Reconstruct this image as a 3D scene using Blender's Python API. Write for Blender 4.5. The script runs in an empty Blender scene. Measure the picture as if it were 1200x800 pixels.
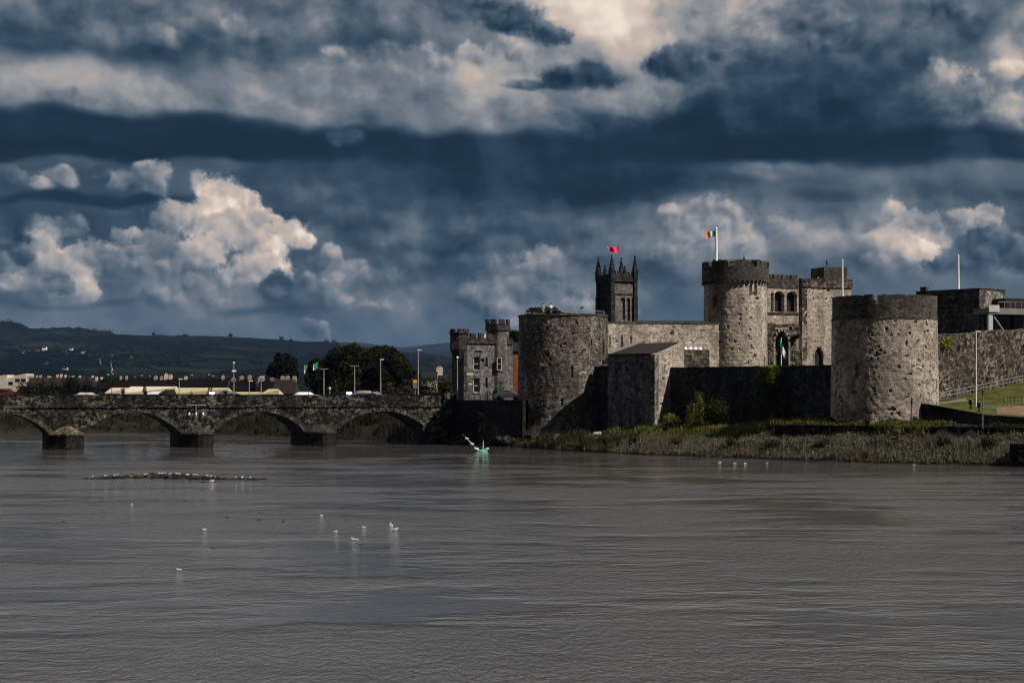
import bpy, math, random
from math import radians as R, sin, cos, tan, atan, atan2, pi, sqrt, hypot
from mathutils import Vector, noise as mn
sc = bpy.context.scene
col = sc.collection
F = 1968.0          # focal length in photo pixels (1200 wide)
EYE = 8.0           # camera height above the river
HAZE = 0.000022     # density of the air
HY = 462.0          # row of the eye level

# ------------------------------------------------------------------ camera
cd = bpy.data.cameras.new('camera'); cam = bpy.data.objects.new('camera', cd); col.objects.link(cam)
cam.location = (0, 0, EYE); cam.rotation_euler = (R(90), 0, 0)
cd.sensor_width = 36; cd.lens = F/1200*36; cd.shift_y = 62/1200
cd.clip_start = 1; cd.clip_end = 40000
sc.camera = cam
SUN_AZ, SUN_EL = 60.0, 45.0
SUNV = Vector((sin(R(SUN_AZ))*cos(R(SUN_EL)), -cos(R(SUN_AZ))*cos(R(SUN_EL)), sin(R(SUN_EL))))
sl = bpy.data.lights.new('sun', 'SUN'); sl.energy = 5.0; sl.angle = R(0.5); sl.color = (1, .90, .80)
so = bpy.data.objects.new('sun', sl); col.objects.link(so)
so.rotation_euler = SUNV.to_track_quat('Z', 'Y').to_euler(); so.location = (200, -200, 300)
sc.cycles.filter_width = 1.05; sc.cycles.use_adaptive_sampling = True; sc.cycles.adaptive_threshold = .025; sc.cycles.adaptive_min_samples = 16
vs = sc.view_settings
vs.view_transform = 'Standard'; vs.look = 'None'; vs.gamma = 1; vs.exposure = .1; vs.use_curve_mapping = False

# ------------------------------------------------------------------ node expressions
def lin(c):
    return tuple((v/255/12.92 if v/255 <= .04045 else ((v/255+.055)/1.055)**2.4) for v in c)
class NT:
    def __init__(s, tree, dim='3D'): s.dim = dim; s.t = tree; s.n = tree.nodes; s.l = tree.links; s.n.clear()
    def new(s, typ, **kw):
        n = s.n.new(typ)
        for k, v in kw.items(): setattr(n, k, v)
        return n
    def put(s, sock, v):
        if isinstance(v, E): s.l.new(v.s, sock)
        elif v is not None:
            try: sock.default_value = v
            except Exception: sock.default_value = tuple(v)+(1.0,)
    def m(s, op, a, b=None, c=None, clamp=False):
        n = s.new('ShaderNodeMath', operation=op, use_clamp=clamp)
        s.put(n.inputs[0], a)
        if b is not None: s.put(n.inputs[1], b)
        if c is not None: s.put(n.inputs[2], c)
        return E(s, n.outputs[0])
    def vm(s, op, a, b=None, c=None, out=0):
        n = s.new('ShaderNodeVectorMath', operation=op)
        s.put(n.inputs[0], a)
        if b is not None: s.put(n.inputs[1], b)
        if c is not None: s.put(n.inputs[2], c)
        return E(s, n.outputs[out])
    def noise(s, v, scale=1, detail=3, rough=.5, dist=0, col=False):
        n = s.new('ShaderNodeTexNoise', noise_dimensions=s.dim); s.put(n.inputs['Vector'], v)
        n.inputs['Scale'].default_value = scale; n.inputs['Detail'].default_value = detail
        n.inputs['Roughness'].default_value = rough; n.inputs['Distortion'].default_value = dist
        return E(s, n.outputs[1 if col else 0])
    def voro(s, v, scale=1, detail=0, rough=.5, feature='F1', smooth=.5, out='Distance', rand=1):
        n = s.new('ShaderNodeTexVoronoi', feature=feature, voronoi_dimensions=s.dim); s.put(n.inputs['Vector'], v)
        n.inputs['Scale'].default_value = scale
        if 'Detail' in n.inputs: n.inputs['Detail'].default_value = detail; n.inputs['Roughness'].default_value = rough
        if feature == 'SMOOTH_F1': n.inputs['Smoothness'].default_value = smooth
        n.inputs['Randomness'].default_value = rand
        return E(s, n.outputs[out])
    def ramp(s, f, stops, interp='LINEAR'):
        n = s.new('ShaderNodeValToRGB'); s.put(n.inputs[0], f)
        cr = n.color_ramp; cr.interpolation = interp
        while len(cr.elements) > 1: cr.elements.remove(cr.elements[-1])
        for i, (p, c) in enumerate(stops):
            e = cr.elements[0] if i == 0 else cr.elements.new(p)
            e.position = p; e.color = (tuple(c) if hasattr(c, '__len__') else (c, c, c))[:3]+(1,)
        return E(s, n.outputs[0])
    def mixc(s, f, a, b, typ='MIX'):
        n = s.new('ShaderNodeMix', data_type='RGBA', blend_type=typ)
        s.put(n.inputs[0], f); s.put(n.inputs[6], a); s.put(n.inputs[7], b)
        return E(s, n.outputs[2])
    def mixf(s, f, a, b):
        n = s.new('ShaderNodeMix', data_type='FLOAT'); s.put(n.inputs[0], f); s.put(n.inputs[2], a); s.put(n.inputs[3], b)
        return E(s, n.outputs[0])
    def sm(s, v, a, b, lo=0., hi=1., typ='SMOOTHSTEP'):
        n = s.new('ShaderNodeMapRange', interpolation_type=typ, clamp=True)
        s.put(n.inputs[0], v)
        for i, x in enumerate((a, b, lo, hi)): s.put(n.inputs[i+1], x)
        return E(s, n.outputs[0])
    def comb(s, x, y, z=0.):
        n = s.new('ShaderNodeCombineXYZ'); s.put(n.inputs[0], x); s.put(n.inputs[1], y); s.put(n.inputs[2], z)
        return E(s, n.outputs[0])
    def sep(s, v):
        n = s.new('ShaderNodeSeparateXYZ'); s.put(n.inputs[0], v); return [E(s, o) for o in n.outputs]
class E:
    def __init__(s, nt, sock): s.nt = nt; s.s = sock
    def __add__(s, o): return s.nt.m('ADD', s, o)
    __radd__ = __add__
    def __sub__(s, o): return s.nt.m('SUBTRACT', s, o)
    def __rsub__(s, o): return s.nt.m('SUBTRACT', o, s)
    def __mul__(s, o): return s.nt.m('MULTIPLY', s, o)
    __rmul__ = __mul__
    def __truediv__(s, o): return s.nt.m('DIVIDE', s, o)

# ------------------------------------------------------------------ sky: Nishita behind broken storm clouds
w = bpy.data.worlds.new('World'); sc.world = w; w.use_nodes = True
def build_sky():
    t = NT(w.node_tree, '2D')
    out = t.new('ShaderNodeOutputWorld')
    d = E(t, t.new('ShaderNodeTexCoord').outputs['Generated'])
    x, y, z = t.sep(d)
    az = t.m('ARCTAN2', x, y)*19.68; el = t.m('ARCSINE', t.m('MINIMUM', t.m('MAXIMUM', z, -1), 1))*19.68
    P = t.comb(az, el, 0.)
    def sub(v, k, o=(0, 0, 0)): return t.vm('MULTIPLY_ADD', v, k, o)
    n1 = t.noise(P, .55, 3, .5, col=True)
    PW = t.vm('ADD', P, t.vm('MULTIPLY_ADD', n1, (.9, .6, 0), (-.45, -.3, 0)))      # gently warped
    n2 = t.noise(P, 3.0, 4, .55, col=True)
    PF = t.vm('ADD', P, t.vm('MULTIPLY_ADD', n2, (.17, .17, 0), (-.085, -.085, 0)))
    def bil(v): return t.voro(v, 1.55, 3.0, .45, 'SMOOTH_F1', .6)
    b0 = bil(PF)
    b1 = bil(t.vm('ADD', PF, (.05, .08, 0)))
    relief = (b1-b0)                       # >0 on the side of a billow that faces up and right
    f0 = t.noise(PF, .9, 6, .55); g0 = t.noise(PF, .9, 2, .5); g1 = t.noise(t.vm('ADD', PF, (.14, .24, 0)), .9, 2, .5)
    frel = g0-g1
    S = t.noise(t.vm('MULTIPLY', PW, (.52, 1.25, 1)), 1.2, 7, .60)       # streaky stratus noise
    S2 = t.noise(t.vm('MULTIPLY', PW, (.9, 1.5, 1)), 2.4, 6, .6)
    def bx(px, py):
        X = atan((px-600)/F); return X*19.68, atan((HY-py)/F*cos(X))*19.68
    T = .36 + (S-.5)*.34 + (S2-.5)*.10
    # brighter and greyer overhead: unseen sky raised to light the water
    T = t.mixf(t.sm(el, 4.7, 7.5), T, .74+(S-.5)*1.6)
    eN = (t.noise(P, 6.5, 5, .65)-.5)*.95+(b0-.45)*.55        # ragged cauliflower rim
    sN = relief*.55+frel*.35+(f0-.5)*.16
    nz_s = (S-.5)*1.4+(S2-.5)*.8+eN*.38
    nz_c = (b0-.46)*1.25+(f0-.5)*.8
    blobs = []
    tone_s = (S2-.5)*.15+frel*.30+relief*.12+(f0-.5)*.08
    def blob(T, px, py, rx, ry, val, soft=.35, amp=1., op=1., grad=0., rel=1.):
        cx, cy = bx(px, py); ix, iy = 100./rx, 100./ry
        q = t.vm('MULTIPLY_ADD', t.vm('MULTIPLY_ADD', T, (1e-8, 1e-8, 0), PW), (ix, iy, 0), (-cx*ix, -cy*iy, 0))
        L = t.vm('LENGTH', q, out=1)
        m = t.sm(t.m('MULTIPLY_ADD', nz_s, amp*.4, L), 1+soft, 1-soft, 0., op)
        v = t.m('MULTIPLY_ADD', tone_s, t.m('MULTIPLY_ADD', m, 1e-8, rel), val)
        if grad: v = v + t.sep(q)[1]*grad
        return t.mixf(m, T, v)
    B = lambda *a, **k: blobs.append(('b', a, k))
    gt = bpy.data.node_groups.new('cloud_billow', 'ShaderNodeTree')
    def sock(n, typ, io='INPUT'): gt.interface.new_socket(name=n, in_out=io, socket_type=typ)
    for n_ in ('T', 'rim', 'tone', 'val', 'shade', 'outer', 'inner', 'foot', 'op'): sock(n_, 'NodeSocketFloat')
    for n_ in ('P', 'scale', 'offset'): sock(n_, 'NodeSocketVector')
    sock('T', 'NodeSocketFloat', 'OUTPUT'); sock('P', 'NodeSocketVector', 'OUTPUT')
    g = NT(gt, '2D'); gi = g.new('NodeGroupInput'); go = g.new('NodeGroupOutput'); I = {o.name: E(g, o) for o in gi.outputs if o.name}
    q = g.vm('MULTIPLY_ADD', I['P'], I['scale'], I['offset'])
    dd = g.vm('LENGTH', q, out=1)+I['rim']
    sd = g.vm('DOT_PRODUCT', q, (.45, .80, 0), out=1)
    m = g.sm(dd, I['outer'], I['inner'], 0., I['op'])*g.sm(sd, -1., I['foot'])
    To = g.mixf(m, I['T'], g.m('MULTIPLY_ADD', sd, I['shade'], I['val'])+I['tone'])
    g.put(go.inputs[0], To); g.put(go.inputs[1], g.vm('MULTIPLY_ADD', To, (1e-8, 1e-8, 0), I['P']))
    PP = [P]
    def lobe(T, px, py, rx, ry, val, sh=.10, soft=.17, base=.35, op=1., rim=1.):
        """one rounded billow: lit from the upper right, dissolving at its foot"""
        cx, cy = bx(px, py); ix, iy = 100./rx, 100./ry
        n = t.new('ShaderNodeGroup'); n.node_tree = gt
        for k, v in (('T', T), ('rim', eN), ('tone', sN), ('val', val), ('shade', sh), ('outer', 1+soft), ('inner', 1-soft*1.6), ('foot', -1+base*2.2), ('op', op),
                     ('P', PP[0]), ('scale', (ix, iy, 0)), ('offset', (-cx*ix, -cy*iy, 0))): t.put(n.inputs[k], v)
        PP[0] = E(t, n.outputs[1]); return E(t, n.outputs[0])
    lrn = random.Random(12)
    def L(px, py, rx, ry, val, **k): blobs.append(('l', (px, py, rx, ry, val), k))
    def heap(cx, foot, w_, h, n, v0, v1, r=(.16, .30), **k):
        """a cumulus of many billows: the higher ones lie behind"""
        ls = []
        for i in range(n):
            y = lrn.random()**.8; x = lrn.uniform(-1, 1)*(1-y**1.6)**.5
            ls.append((y, x, lrn.uniform(*r)*h*(1.15-.35*y)))
        for y, x, rr in sorted(ls, reverse=True):
            v = v0+(v1-v0)*y+lrn.uniform(-.05, .05)+.04*x
            L(cx+x*w_, foot-y*h, rr*lrn.uniform(1., 1.5), rr, v, **k)
    # low background
    B(480, 400, 900, 60, .42, soft=.6, rel=.3)
    B(600, 330, 900, 50, .36, soft=.9, rel=.6)
    B(490, 250, 150, 90, .30, soft=.6, rel=2.)
    B(440, 236, 90, 9, .38, soft=.7, rel=2); B(560, 262, 120, 11, .41, soft=.7, rel=2); B(470, 284, 110, 9, .38, soft=.7, rel=2); B(540, 305, 90, 8, .40, soft=.8, rel=2); B(470, 330, 90, 12, .40, soft=.8, rel=2)
    B(470, 215, 120, 35, .27, soft=.7)
    # upper grey deck
    B(250, 60, 560, 75, .57, soft=.35, grad=.05, rel=2.2)
    B(120, 18, 330, 26, .50, soft=.8, rel=2)
    B(430, 20, 260, 42, .45, soft=.7, rel=2)
    B(150, 60, 120, 15, .28, soft=.9)
    B(20, 40, 60, 14, .36, soft=.9)
    B(445, 48, 120, 14, .34, soft=.9)
    B(340, 90, 110, 12, .44, soft=1.)
    B(150, 102, 250, 24, .61, soft=.7, rel=1.5)
    B(520, 112, 200, 36, .60, soft=.7, rel=1.5)
    B(80, 88, 50, 15, .74, soft=1.)
    B(590, 88, 80, 32, .74, soft=.8, rel=1.5)
    B(730, 130, 240, 42, .58, soft=.5, rel=1.6)
    # bright top centre
    B(760, 20, 160, 60, .84, soft=.6, grad=.1, rel=2)
    B(700, 10, 90, 40, .97, soft=.8)
    B(860, 30, 80, 40, .78, soft=.8, rel=2)
    B(890, 62, 110, 72, .66, soft=.7, rel=2)
    # upper right blue-grey mass
    B(1070, 40, 130, 90, .46, soft=.5, rel=2)
    B(990, 120, 170, 64, .32, soft=.6, rel=1.5)
    B(1150, 140, 110, 60, .56, soft=.6, rel=2)
    heap(1130, 172, 60, 90, 11, .52, .80, sh=.12, base=.5, soft=.3)
    heap(1195, 150, 36, 85, 6, .62, .88, sh=.10, base=.5, soft=.3)
    B(1195, 32, 34, 34, .72, soft=.5, rel=2)
    # the long dark base across the right
    B(900, 160, 270, 44, .15, soft=.5, amp=.9)
    B(940, 118, 110, 55, .21, soft=.8, rel=1.5)
    B(830, 180, 500, 19, .07, soft=.45, amp=.5, rel=.3)
    B(540, 176, 180, 20, .17, soft=.5)
    B(1150, 178, 130, 13, .14, soft=.5)
    B(650, 208, 200, 26, .18, soft=.5)
    B(760, 226, 120, 24, .08, soft=.45)
    B(1000, 215, 150, 22, .36, soft=.6)
    B(910, 204, 70, 12, .50, soft=.6, rel=1.5)
    B(1080, 208, 90, 10, .46, soft=.8)
    B(980, 240, 240, 9, .24, soft=.8)
    # small dark puffs at the top
    for q_ in ((560, 10, 50, 20), (600, 22, 48, 22), (640, 40, 30, 18), (655, 44, 18, 10)): L(*q_, .33, sh=.07, soft=.35, base=.2)
    for q_ in ((690, 84, 24, 14), (660, 92, 40, 16), (705, 94, 38, 15), (625, 100, 36, 8)): L(*q_, .32, sh=.08, soft=.3, base=.25)
    for q_ in ((802, 62, 24, 16), (775, 76, 28, 18), (828, 74, 30, 18), (800, 84, 48, 18)): L(*q_, .33, sh=.08, soft=.3, base=.25)
    heap(585, 76, 44, 26, 7, .66, .76, r=(.35, .6), sh=.09, base=.4, soft=.35)
    heap(430, 80, 120, 26, 9, .50, .56, r=(.4, .7), sh=.08, base=.35, soft=.4)
    heap(250, 52, 130, 24, 9, .52, .58, r=(.4, .7), sh=.08, base=.35, soft=.4)
    heap(585, 76, 44, 26, 7, .66, .76, r=(.35, .6), sh=.09, base=.4, soft=.35)
    heap(60, 132, 90, 22, 8, .54, .60, r=(.4, .7), sh=.08, base=.35, soft=.35)
    heap(1110, 40, 60, 40, 8, .42, .48, r=(.25, .45), sh=.09, base=.4, soft=.35)
    heap(960, 60, 50, 44, 8, .44, .50, r=(.25, .45), sh=.09, base=.4, soft=.35)
    # left dark lens
    B(150, 158, 255, 26, .13, soft=.3, amp=.55, rel=.5)
    B(280, 168, 120, 16, .07, soft=.5, amp=.6, rel=.3)
    B(60, 178, 220, 11, .04, soft=.5, amp=.5, rel=.3)
    heap(415, 168, 40, 11, 9, .34, .42, r=(.5, .9), sh=.06, base=.4, soft=.6)
    # left flat cloud row
    B(60, 240, 230, 44, .33, soft=.5)
    heap(62, 226, 52, 26, 8, .52, .60, r=(.4, .7), sh=.09, base=.4, soft=.25)
    heap(170, 226, 50, 28, 8, .50, .58, r=(.4, .7), sh=.09, base=.4, soft=.25)
    B(110, 236, 130, 6, .14, soft=.6, amp=.4, rel=.2)
    L(10, 205, 30, 16, .36, base=.3); L(118, 206, 16, 14, .30, base=.3, sh=.05)
    # cumulus bank, lower left
    B(190, 350, 320, 50, .44, soft=.4, amp=.6, rel=1.5)
    heap(190, 366, 290, 66, 16, .43, .50, r=(.22, .42), sh=.10, base=.6, soft=.3)
    heap(420, 372, 66, 56, 10, .42, .52, r=(.2, .36), sh=.11, base=.5, soft=.18)
    heap(70, 340, 70, 80, 14, .48, .62, r=(.16, .30), sh=.12, base=.45, soft=.18)
    L(42, 284, 26, 20, .66); L(60, 306, 20, 14, .68); L(8, 330, 20, 13, .64); L(96, 330, 30, 30, .68, base=.5); L(104, 300, 26, 16, .60)
    heap(165, 320, 46, 56, 8, .50, .60, r=(.2, .34), sh=.12, base=.45, soft=.18)
    L(205, 258, 44, 26, .64, base=.5); L(185, 290, 34, 20, .56, base=.5); L(232, 215, 14, 18, .68, soft=.2)
    L(258, 226, 34, 24, .76); L(280, 240, 32, 28, .78); L(246, 250, 34, 30, .78); L(300, 268, 34, 30, .77); L(340, 274, 26, 22, .82)
    L(326, 262, 14, 14, .84); L(356, 282, 15, 14, .80)
    L(262, 278, 42, 36, .80, base=.6); L(300, 296, 40, 34, .82, base=.6); L(240, 300, 40, 30, .82, base=.6); L(286, 318, 44, 32, .88, base=.9); L(316, 328, 34, 26, .84, base=.8)
    L(388, 302, 20, 16, .60); L(415, 312, 22, 16, .58)
    heap(365, 350, 56, 50, 9, .40, .50, r=(.22, .38), sh=.12, base=.4, soft=.15)
    L(68, 333, 19, 14, .36, sh=.08, base=.3); L(10, 280, 26, 20, .28, sh=.06, base=.3); L(24, 300, 16, 14, .34, base=.3)
    heap(222, 358, 60, 34, 7, .42, .48, r=(.35, .55), sh=.10, base=.5, soft=.2)
    B(290, 364, 34, 6, .30, soft=.7); B(80, 362, 60, 5, .34, soft=.8)
    B(100, 380, 360, 14, .45, soft=.7, rel=.6)
    heap(368, 402, 32, 22, 6, .54, .60, r=(.4, .6), sh=.08, soft=.2)
    # centre right
    heap(640, 376, 82, 78, 20, .46, .58, r=(.22, .40), sh=.12, base=.5, soft=.18)
    B(820, 290, 170, 56, .50, soft=.4, rel=2)
    heap(830, 330, 120, 90, 18, .46, .60, r=(.16, .30), sh=.11, base=.55, soft=.25)
    L(850, 262, 46, 26, .62, base=.6); L(800, 272, 34, 20, .60, base=.6)
    B(1080, 290, 150, 60, .50, soft=.4, rel=2)
    heap(1060, 340, 70, 90, 16, .50, .68, r=(.16, .28), sh=.12, base=.5, soft=.18)
    heap(1150, 276, 46, 34, 9, .66, .78, r=(.3, .45), sh=.12, base=.5, soft=.2)
    L(1062, 282, 22, 22, .74); L(1080, 296, 26, 22, .74); L(1046, 268, 14, 14, .72)
    heap(1160, 345, 60, 70, 12, .36, .42, r=(.2, .36), sh=.09, base=.4, soft=.15)
    B(1060, 345, 200, 16, .44, soft=.8, rel=.6)
    for kd, a, k in blobs: T = blob(T, *a, **k) if kd == 'b' else lobe(T, *a, **k)
    T = t.m('ADD', T, 0, clamp=True)
    C = t.ramp(T, [(0, lin((6, 26, 39))), (.15, lin((17, 40, 56))), (.32, lin((47, 67, 84))), (.45, lin((80, 94, 107))),
                   (.58, lin((112, 119, 127))), (.70, lin((150, 150, 152))), (.85, lin((192, 176, 165))), (1, lin((234, 219, 204)))])
    # unseen sky shaped for its light: bright deck overhead, darkened behind the camera
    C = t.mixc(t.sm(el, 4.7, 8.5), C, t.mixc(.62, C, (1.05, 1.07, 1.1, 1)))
    C = t.mixc(t.sm(y, .45, -.05), C, (.055, .055, .06, 1))  # unseen sky behind the camera darkened to deepen the shaded walls
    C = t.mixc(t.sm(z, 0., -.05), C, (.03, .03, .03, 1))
    sky = t.new('ShaderNodeTexSky', sky_type='NISHITA')
    sky.sun_disc = False; sky.sun_elevation = R(SUN_EL); sky.sun_rotation = atan2(SUNV.x, SUNV.y)
    bg1 = t.new('ShaderNodeBackground'); t.l.new(sky.outputs[0], bg1.inputs[0]); bg1.inputs[1].default_value = .06
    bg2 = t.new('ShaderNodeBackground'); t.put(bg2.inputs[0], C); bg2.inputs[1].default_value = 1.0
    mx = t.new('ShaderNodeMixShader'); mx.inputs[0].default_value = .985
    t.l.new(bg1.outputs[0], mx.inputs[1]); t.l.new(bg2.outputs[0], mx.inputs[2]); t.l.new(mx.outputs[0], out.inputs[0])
build_sky()
w.cycles.sampling_method = 'MANUAL'; w.cycles.sample_map_resolution = 512

# ------------------------------------------------------------------ materials
def mat(name):
    m = bpy.data.materials.new(name); m.use_nodes = True
    return m, NT(m.node_tree)
def finish(t, color, rough=.9, height=None, bump=.5, dist=.05, metal=0., spec=.3, **kw):
    out = t.new('ShaderNodeOutputMaterial'); p = t.new('ShaderNodeBsdfPrincipled')
    t.put(p.inputs['Base Color'], color); t.put(p.inputs['Roughness'], rough); t.put(p.inputs['Metallic'], metal)
    t.put(p.inputs['Specular IOR Level'], spec)
    if height is not None:
        b = t.new('ShaderNodeBump'); b.inputs['Strength'].default_value = bump; b.inputs['Distance'].default_value = dist
        t.put(b.inputs['Height'], height); t.l.new(b.outputs[0], p.inputs['Normal'])
    for k, v in kw.items(): t.put(p.inputs[k.replace('_', ' ')], v)
    t.l.new(p.outputs[0], out.inputs[0])
    return p
def uvco(t): return E(t, t.new('ShaderNodeTexCoord').outputs['UV'])
def obco(t):
    g = t.new('ShaderNodeNewGeometry'); return E(t, g.outputs['Position'])
def plain(name, c, rough=.8, var=.15, scale=.6, metal=0., spec=.3, emit=0.):
    m, t = mat(name); P = obco(t)
    n = t.noise(P, scale, 4, .6)*.6+t.noise(P, scale*7, 2)*.4
    cc = t.mixc(t.sm(n, .3, .7), tuple(v*(1-var) for v in c), tuple(min(1, v*(1+var)) for v in c))
    p = finish(t, cc, rough, metal=metal, spec=spec)
    if emit: t.put(p.inputs['Emission Color'], c); p.inputs['Emission Strength'].default_value = emit
    return m
def stone(name, lo, mid, hi, row=.30, wid=.62, stain=.6, stainc=(.03, .028, .022), streak=.5, mort=.5, speck=.0, pits=.6, contrast=1.0, bump=.9):
    """weathered rubble: courses of uneven blocks, lichen specks, damp stains running down"""
    m, t = mat(name); U = uvco(t)
    wn = t.noise(U, 1.3, 3, .6, col=True)
    UW = t.vm('ADD', U, t.vm('MULTIPLY_ADD', wn, (.34, .22, 0), (-.17, -.11, 0)))
    br = t.new('ShaderNodeTexBrick'); t.put(br.inputs['Vector'], UW)
    br.inputs['Scale'].default_value = 1; br.inputs['Brick Width'].default_value = wid; br.inputs['Row Height'].default_value = row
    br.inputs['Mortar Size'].default_value = .035; br.inputs['Mortar Smooth'].default_value = .6
    br.inputs['Color1'].default_value = (0, 0, 0, 1); br.inputs['Color2'].default_value = (1, 1, 1, 1); br.inputs['Mortar'].default_value = (.5, .5, .5, 1)
    br.offset = .43; br.squash = .75; br.squash_frequency = 3
    bf = E(t, br.outputs[0]); mo = E(t, br.outputs[1])
    vo = t.voro(UW, 2.6, out='Color')
    vx = t.sep(vo)[0]
    fine = t.noise(U, 5.5, 5, .75); med = t.noise(U, .9, 5, .65); big = t.noise(U, .16, 3, .55)
    f = (bf-.5)*(.30*contrast)+(vx-.5)*(.42*contrast)+(fine-.5)*(1.7*contrast)+(med-.5)*(1.7*contrast)+.5
    c = t.ramp(f, [(.08, lo), (.5, mid), (.92, hi)])
    c = t.mixc(mo*mort, c, tuple(v*.45 for v in lo))
    st = t.noise(t.vm('MULTIPLY', U, (.55, .07, 1)), 1, 5, .65)
    sm = t.sm(st*streak+big*(1-streak)+(med-.5)*.35, .43, .60, 0, stain)
    c = t.mixc(sm, c, stainc)
    if pits:  # flat dark spots: the shade of small holes put into the colour
        pv_ = t.voro(t.vm('ADD', U, t.vm('MULTIPLY_ADD', wn, (.5, .5, 0), (-.25, -.25, 0))), 1.25, 1.5, .7)
        c = t.mixc(t.sm(pv_, .19, .10, 0, pits), c, tuple(v*.35 for v in lo))
    if speck:
        sp = t.sm(t.noise(U, 2.1, 4, .6), .66, .74, 0, speck); c = t.mixc(sp, c, (.55, .52, .46, 1))
    h = (1-mo)*.4+fine*.6+vx*.35
    finish(t, c, .95, h, bump, .06, spec=.15)
    return m
M = {}
M['drum'] = stone('pale_limestone', (.075, .067, .056), (.33, .295, .25), (.60, .55, .475), row=.23, wid=.44, stain=.6, streak=.35, stainc=(.09, .08, .066), mort=.22, contrast=.9)
M['drum_west'] = stone('dark_limestone', (.022, .019, .016), (.125, .108, .09), (.40, .355, .305), row=.23, wid=.44, mort=.25, stain=.85, streak=.4, stainc=(.035, .031, .026))
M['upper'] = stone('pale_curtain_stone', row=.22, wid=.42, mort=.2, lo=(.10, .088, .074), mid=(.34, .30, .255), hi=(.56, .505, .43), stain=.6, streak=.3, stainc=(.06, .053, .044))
M['gate'] = stone('gatehouse_stone', (.15, .13, .108), (.40, .355, .30), (.62, .56, .48), row=.23, wid=.45, mort=.15, contrast=.85, stain=.62, streak=.55, stainc=(.055, .05, .042))
M['parapet'] = stone('dark_castle_stone', (.02, .019, .017), (.07, .064, .055), (.17, .155, .135), stain=.6)
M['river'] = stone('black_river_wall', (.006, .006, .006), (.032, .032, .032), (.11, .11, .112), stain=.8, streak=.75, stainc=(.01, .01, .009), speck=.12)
M['block'] = stone('shaded_block_stone', (.04, .04, .042), (.16, .16, .168), (.34, .34, .35), stain=.8, streak=.8, stainc=(.02, .02, .02))  # river side of the block: its shade is put into the stone colour
M['south'] = stone('brown_rubble', (.014, .012, .010), (.058, .048, .040), (.26, .225, .185), stain=.65, streak=.4, speck=.15, contrast=1.4)
M['bridge'] = stone('bridge_stone', (.002, .002, .002), (.015, .0135, .012), (.16, .145, .125), row=.34, wid=.7, stain=.8, streak=.4, stainc=(.005, .005, .004), speck=.16, contrast=1.45, mort=.6)
M['ring'] = stone('arch_ring_stone', (.006, .006, .005), (.045, .041, .036), (.24, .22, .19), row=.5, wid=.5, stain=.6, stainc=(.008, .008, .007))
M['bridge_dark'] = stone('bridge_pier_stone', (.003, .003, .003), (.010, .010, .009), (.05, .046, .04), row=.36, wid=.75, stain=.6, stainc=(.004, .004, .003))
M['cap'] = stone('pale_cutwater_stone', (.01, .009, .006), (.07, .06, .043), (.28, .25, .185), stain=.5)
M['dressed'] = stone('dressed_door_stone', (.10, .08, .055), (.32, .275, .20), (.5, .44, .34), stain=.3)
M['cap_dull'] = stone('mossy_cutwater_stone', (.006, .005, .004), (.03, .027, .02), (.15, .135, .10), stain=.6)
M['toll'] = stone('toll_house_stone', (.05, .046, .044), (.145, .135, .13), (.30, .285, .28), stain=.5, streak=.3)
M['toll_dark'] = stone('toll_house_dark_stone', (.015, .014, .013), (.045, .042, .04), (.13, .12, .115), stain=.6)
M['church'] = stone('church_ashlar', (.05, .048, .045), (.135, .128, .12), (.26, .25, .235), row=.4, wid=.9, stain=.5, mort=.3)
M['church_dark'] = stone('church_dark_stone', (.008, .008, .008), (.022, .022, .022), (.06, .06, .06), row=.4, wid=.9, stain=.4)  # darker copy of the ashlar; on the west wall it stands for shade
M['quay'] = stone('black_quay_stone', (.003, .003, .003), (.012, .011, .010), (.05, .046, .04), stain=.6, stainc=(.004, .004, .003), speck=.05)
M['rock'] = stone('wet_foreshore_rock', (.005, .005, .004), (.03, .028, .022), (.17, .155, .12), stain=.7, streak=.1, stainc=(.008, .009, .005), contrast=1.5)
M['bastion'] = stone('bastion_shaded_stone', (.015, .015, .014), (.07, .068, .064), (.20, .19, .175), stain=.6, streak=.7)  # river face: same stone with the shade put into its colour
M['bastion_lit'] = stone('bastion_sunlit_stone', (.06, .055, .048), (.19, .175, .155), (.36, .34, .30), stain=.5)  # south face: same stone with the sunlight put into its colour
M['brick'] = stone('red_brick', (.16, .055, .025), (.36, .115, .05), (.52, .20, .10), row=.09, wid=.24, stain=.3)
M['white'] = plain('white_paint', (.80, .80, .79), .6, .05)
M['cream'] = plain('cream_render', (.50, .46, .37), .85, .15)
M['cream2'] = plain('old_cream_chimney', (.30, .26, .19), .9, .35, 2.)
M['yellow'] = plain('pale_yellow_render', (.36, .335, .18), .85, .12)
M['tile'] = plain('brown_roof_tile', (.006, .004, .0035), .95, .4, .8, spec=.05)
M['slate'] = plain('dark_slate', (.012, .012, .014), .8, .35, .8, spec=.1)
M['slate_brown'] = plain('weathered_slate', (.022, .016, .015), .9, .5, 1.4, spec=.1)
M['dim'] = plain('dim_render', (.016, .013, .011), .9, .4)
M['pink'] = plain('pinkish_render', (.45, .36, .30), .85, .25, 1.5)
M['lead'] = plain('lead_sheet', (.16, .16, .165), .6, .2)
M['window_white'] = plain('dull_window_paint', (.34, .34, .33), .7, .15)
M['grey_white'] = plain('greyish_white_steel', (.42, .43, .45), .5, .1)
M['steel'] = plain('galvanised_steel', (.30, .31, .32), .5, .2, metal=.3)
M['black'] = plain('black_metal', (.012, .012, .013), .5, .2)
M['glass'] = plain('dark_glass', (.010, .012, .014), .12, .1, spec=.5)
M['green'] = plain('green_flag_cloth', (.0, .23, .10), .8, .1)
M['flagwhite'] = plain('white_flag_cloth', (.75, .76, .75), .8, .05)
M['orange'] = plain('orange_flag_cloth', (.85, .20, .05), .8, .05)
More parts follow.
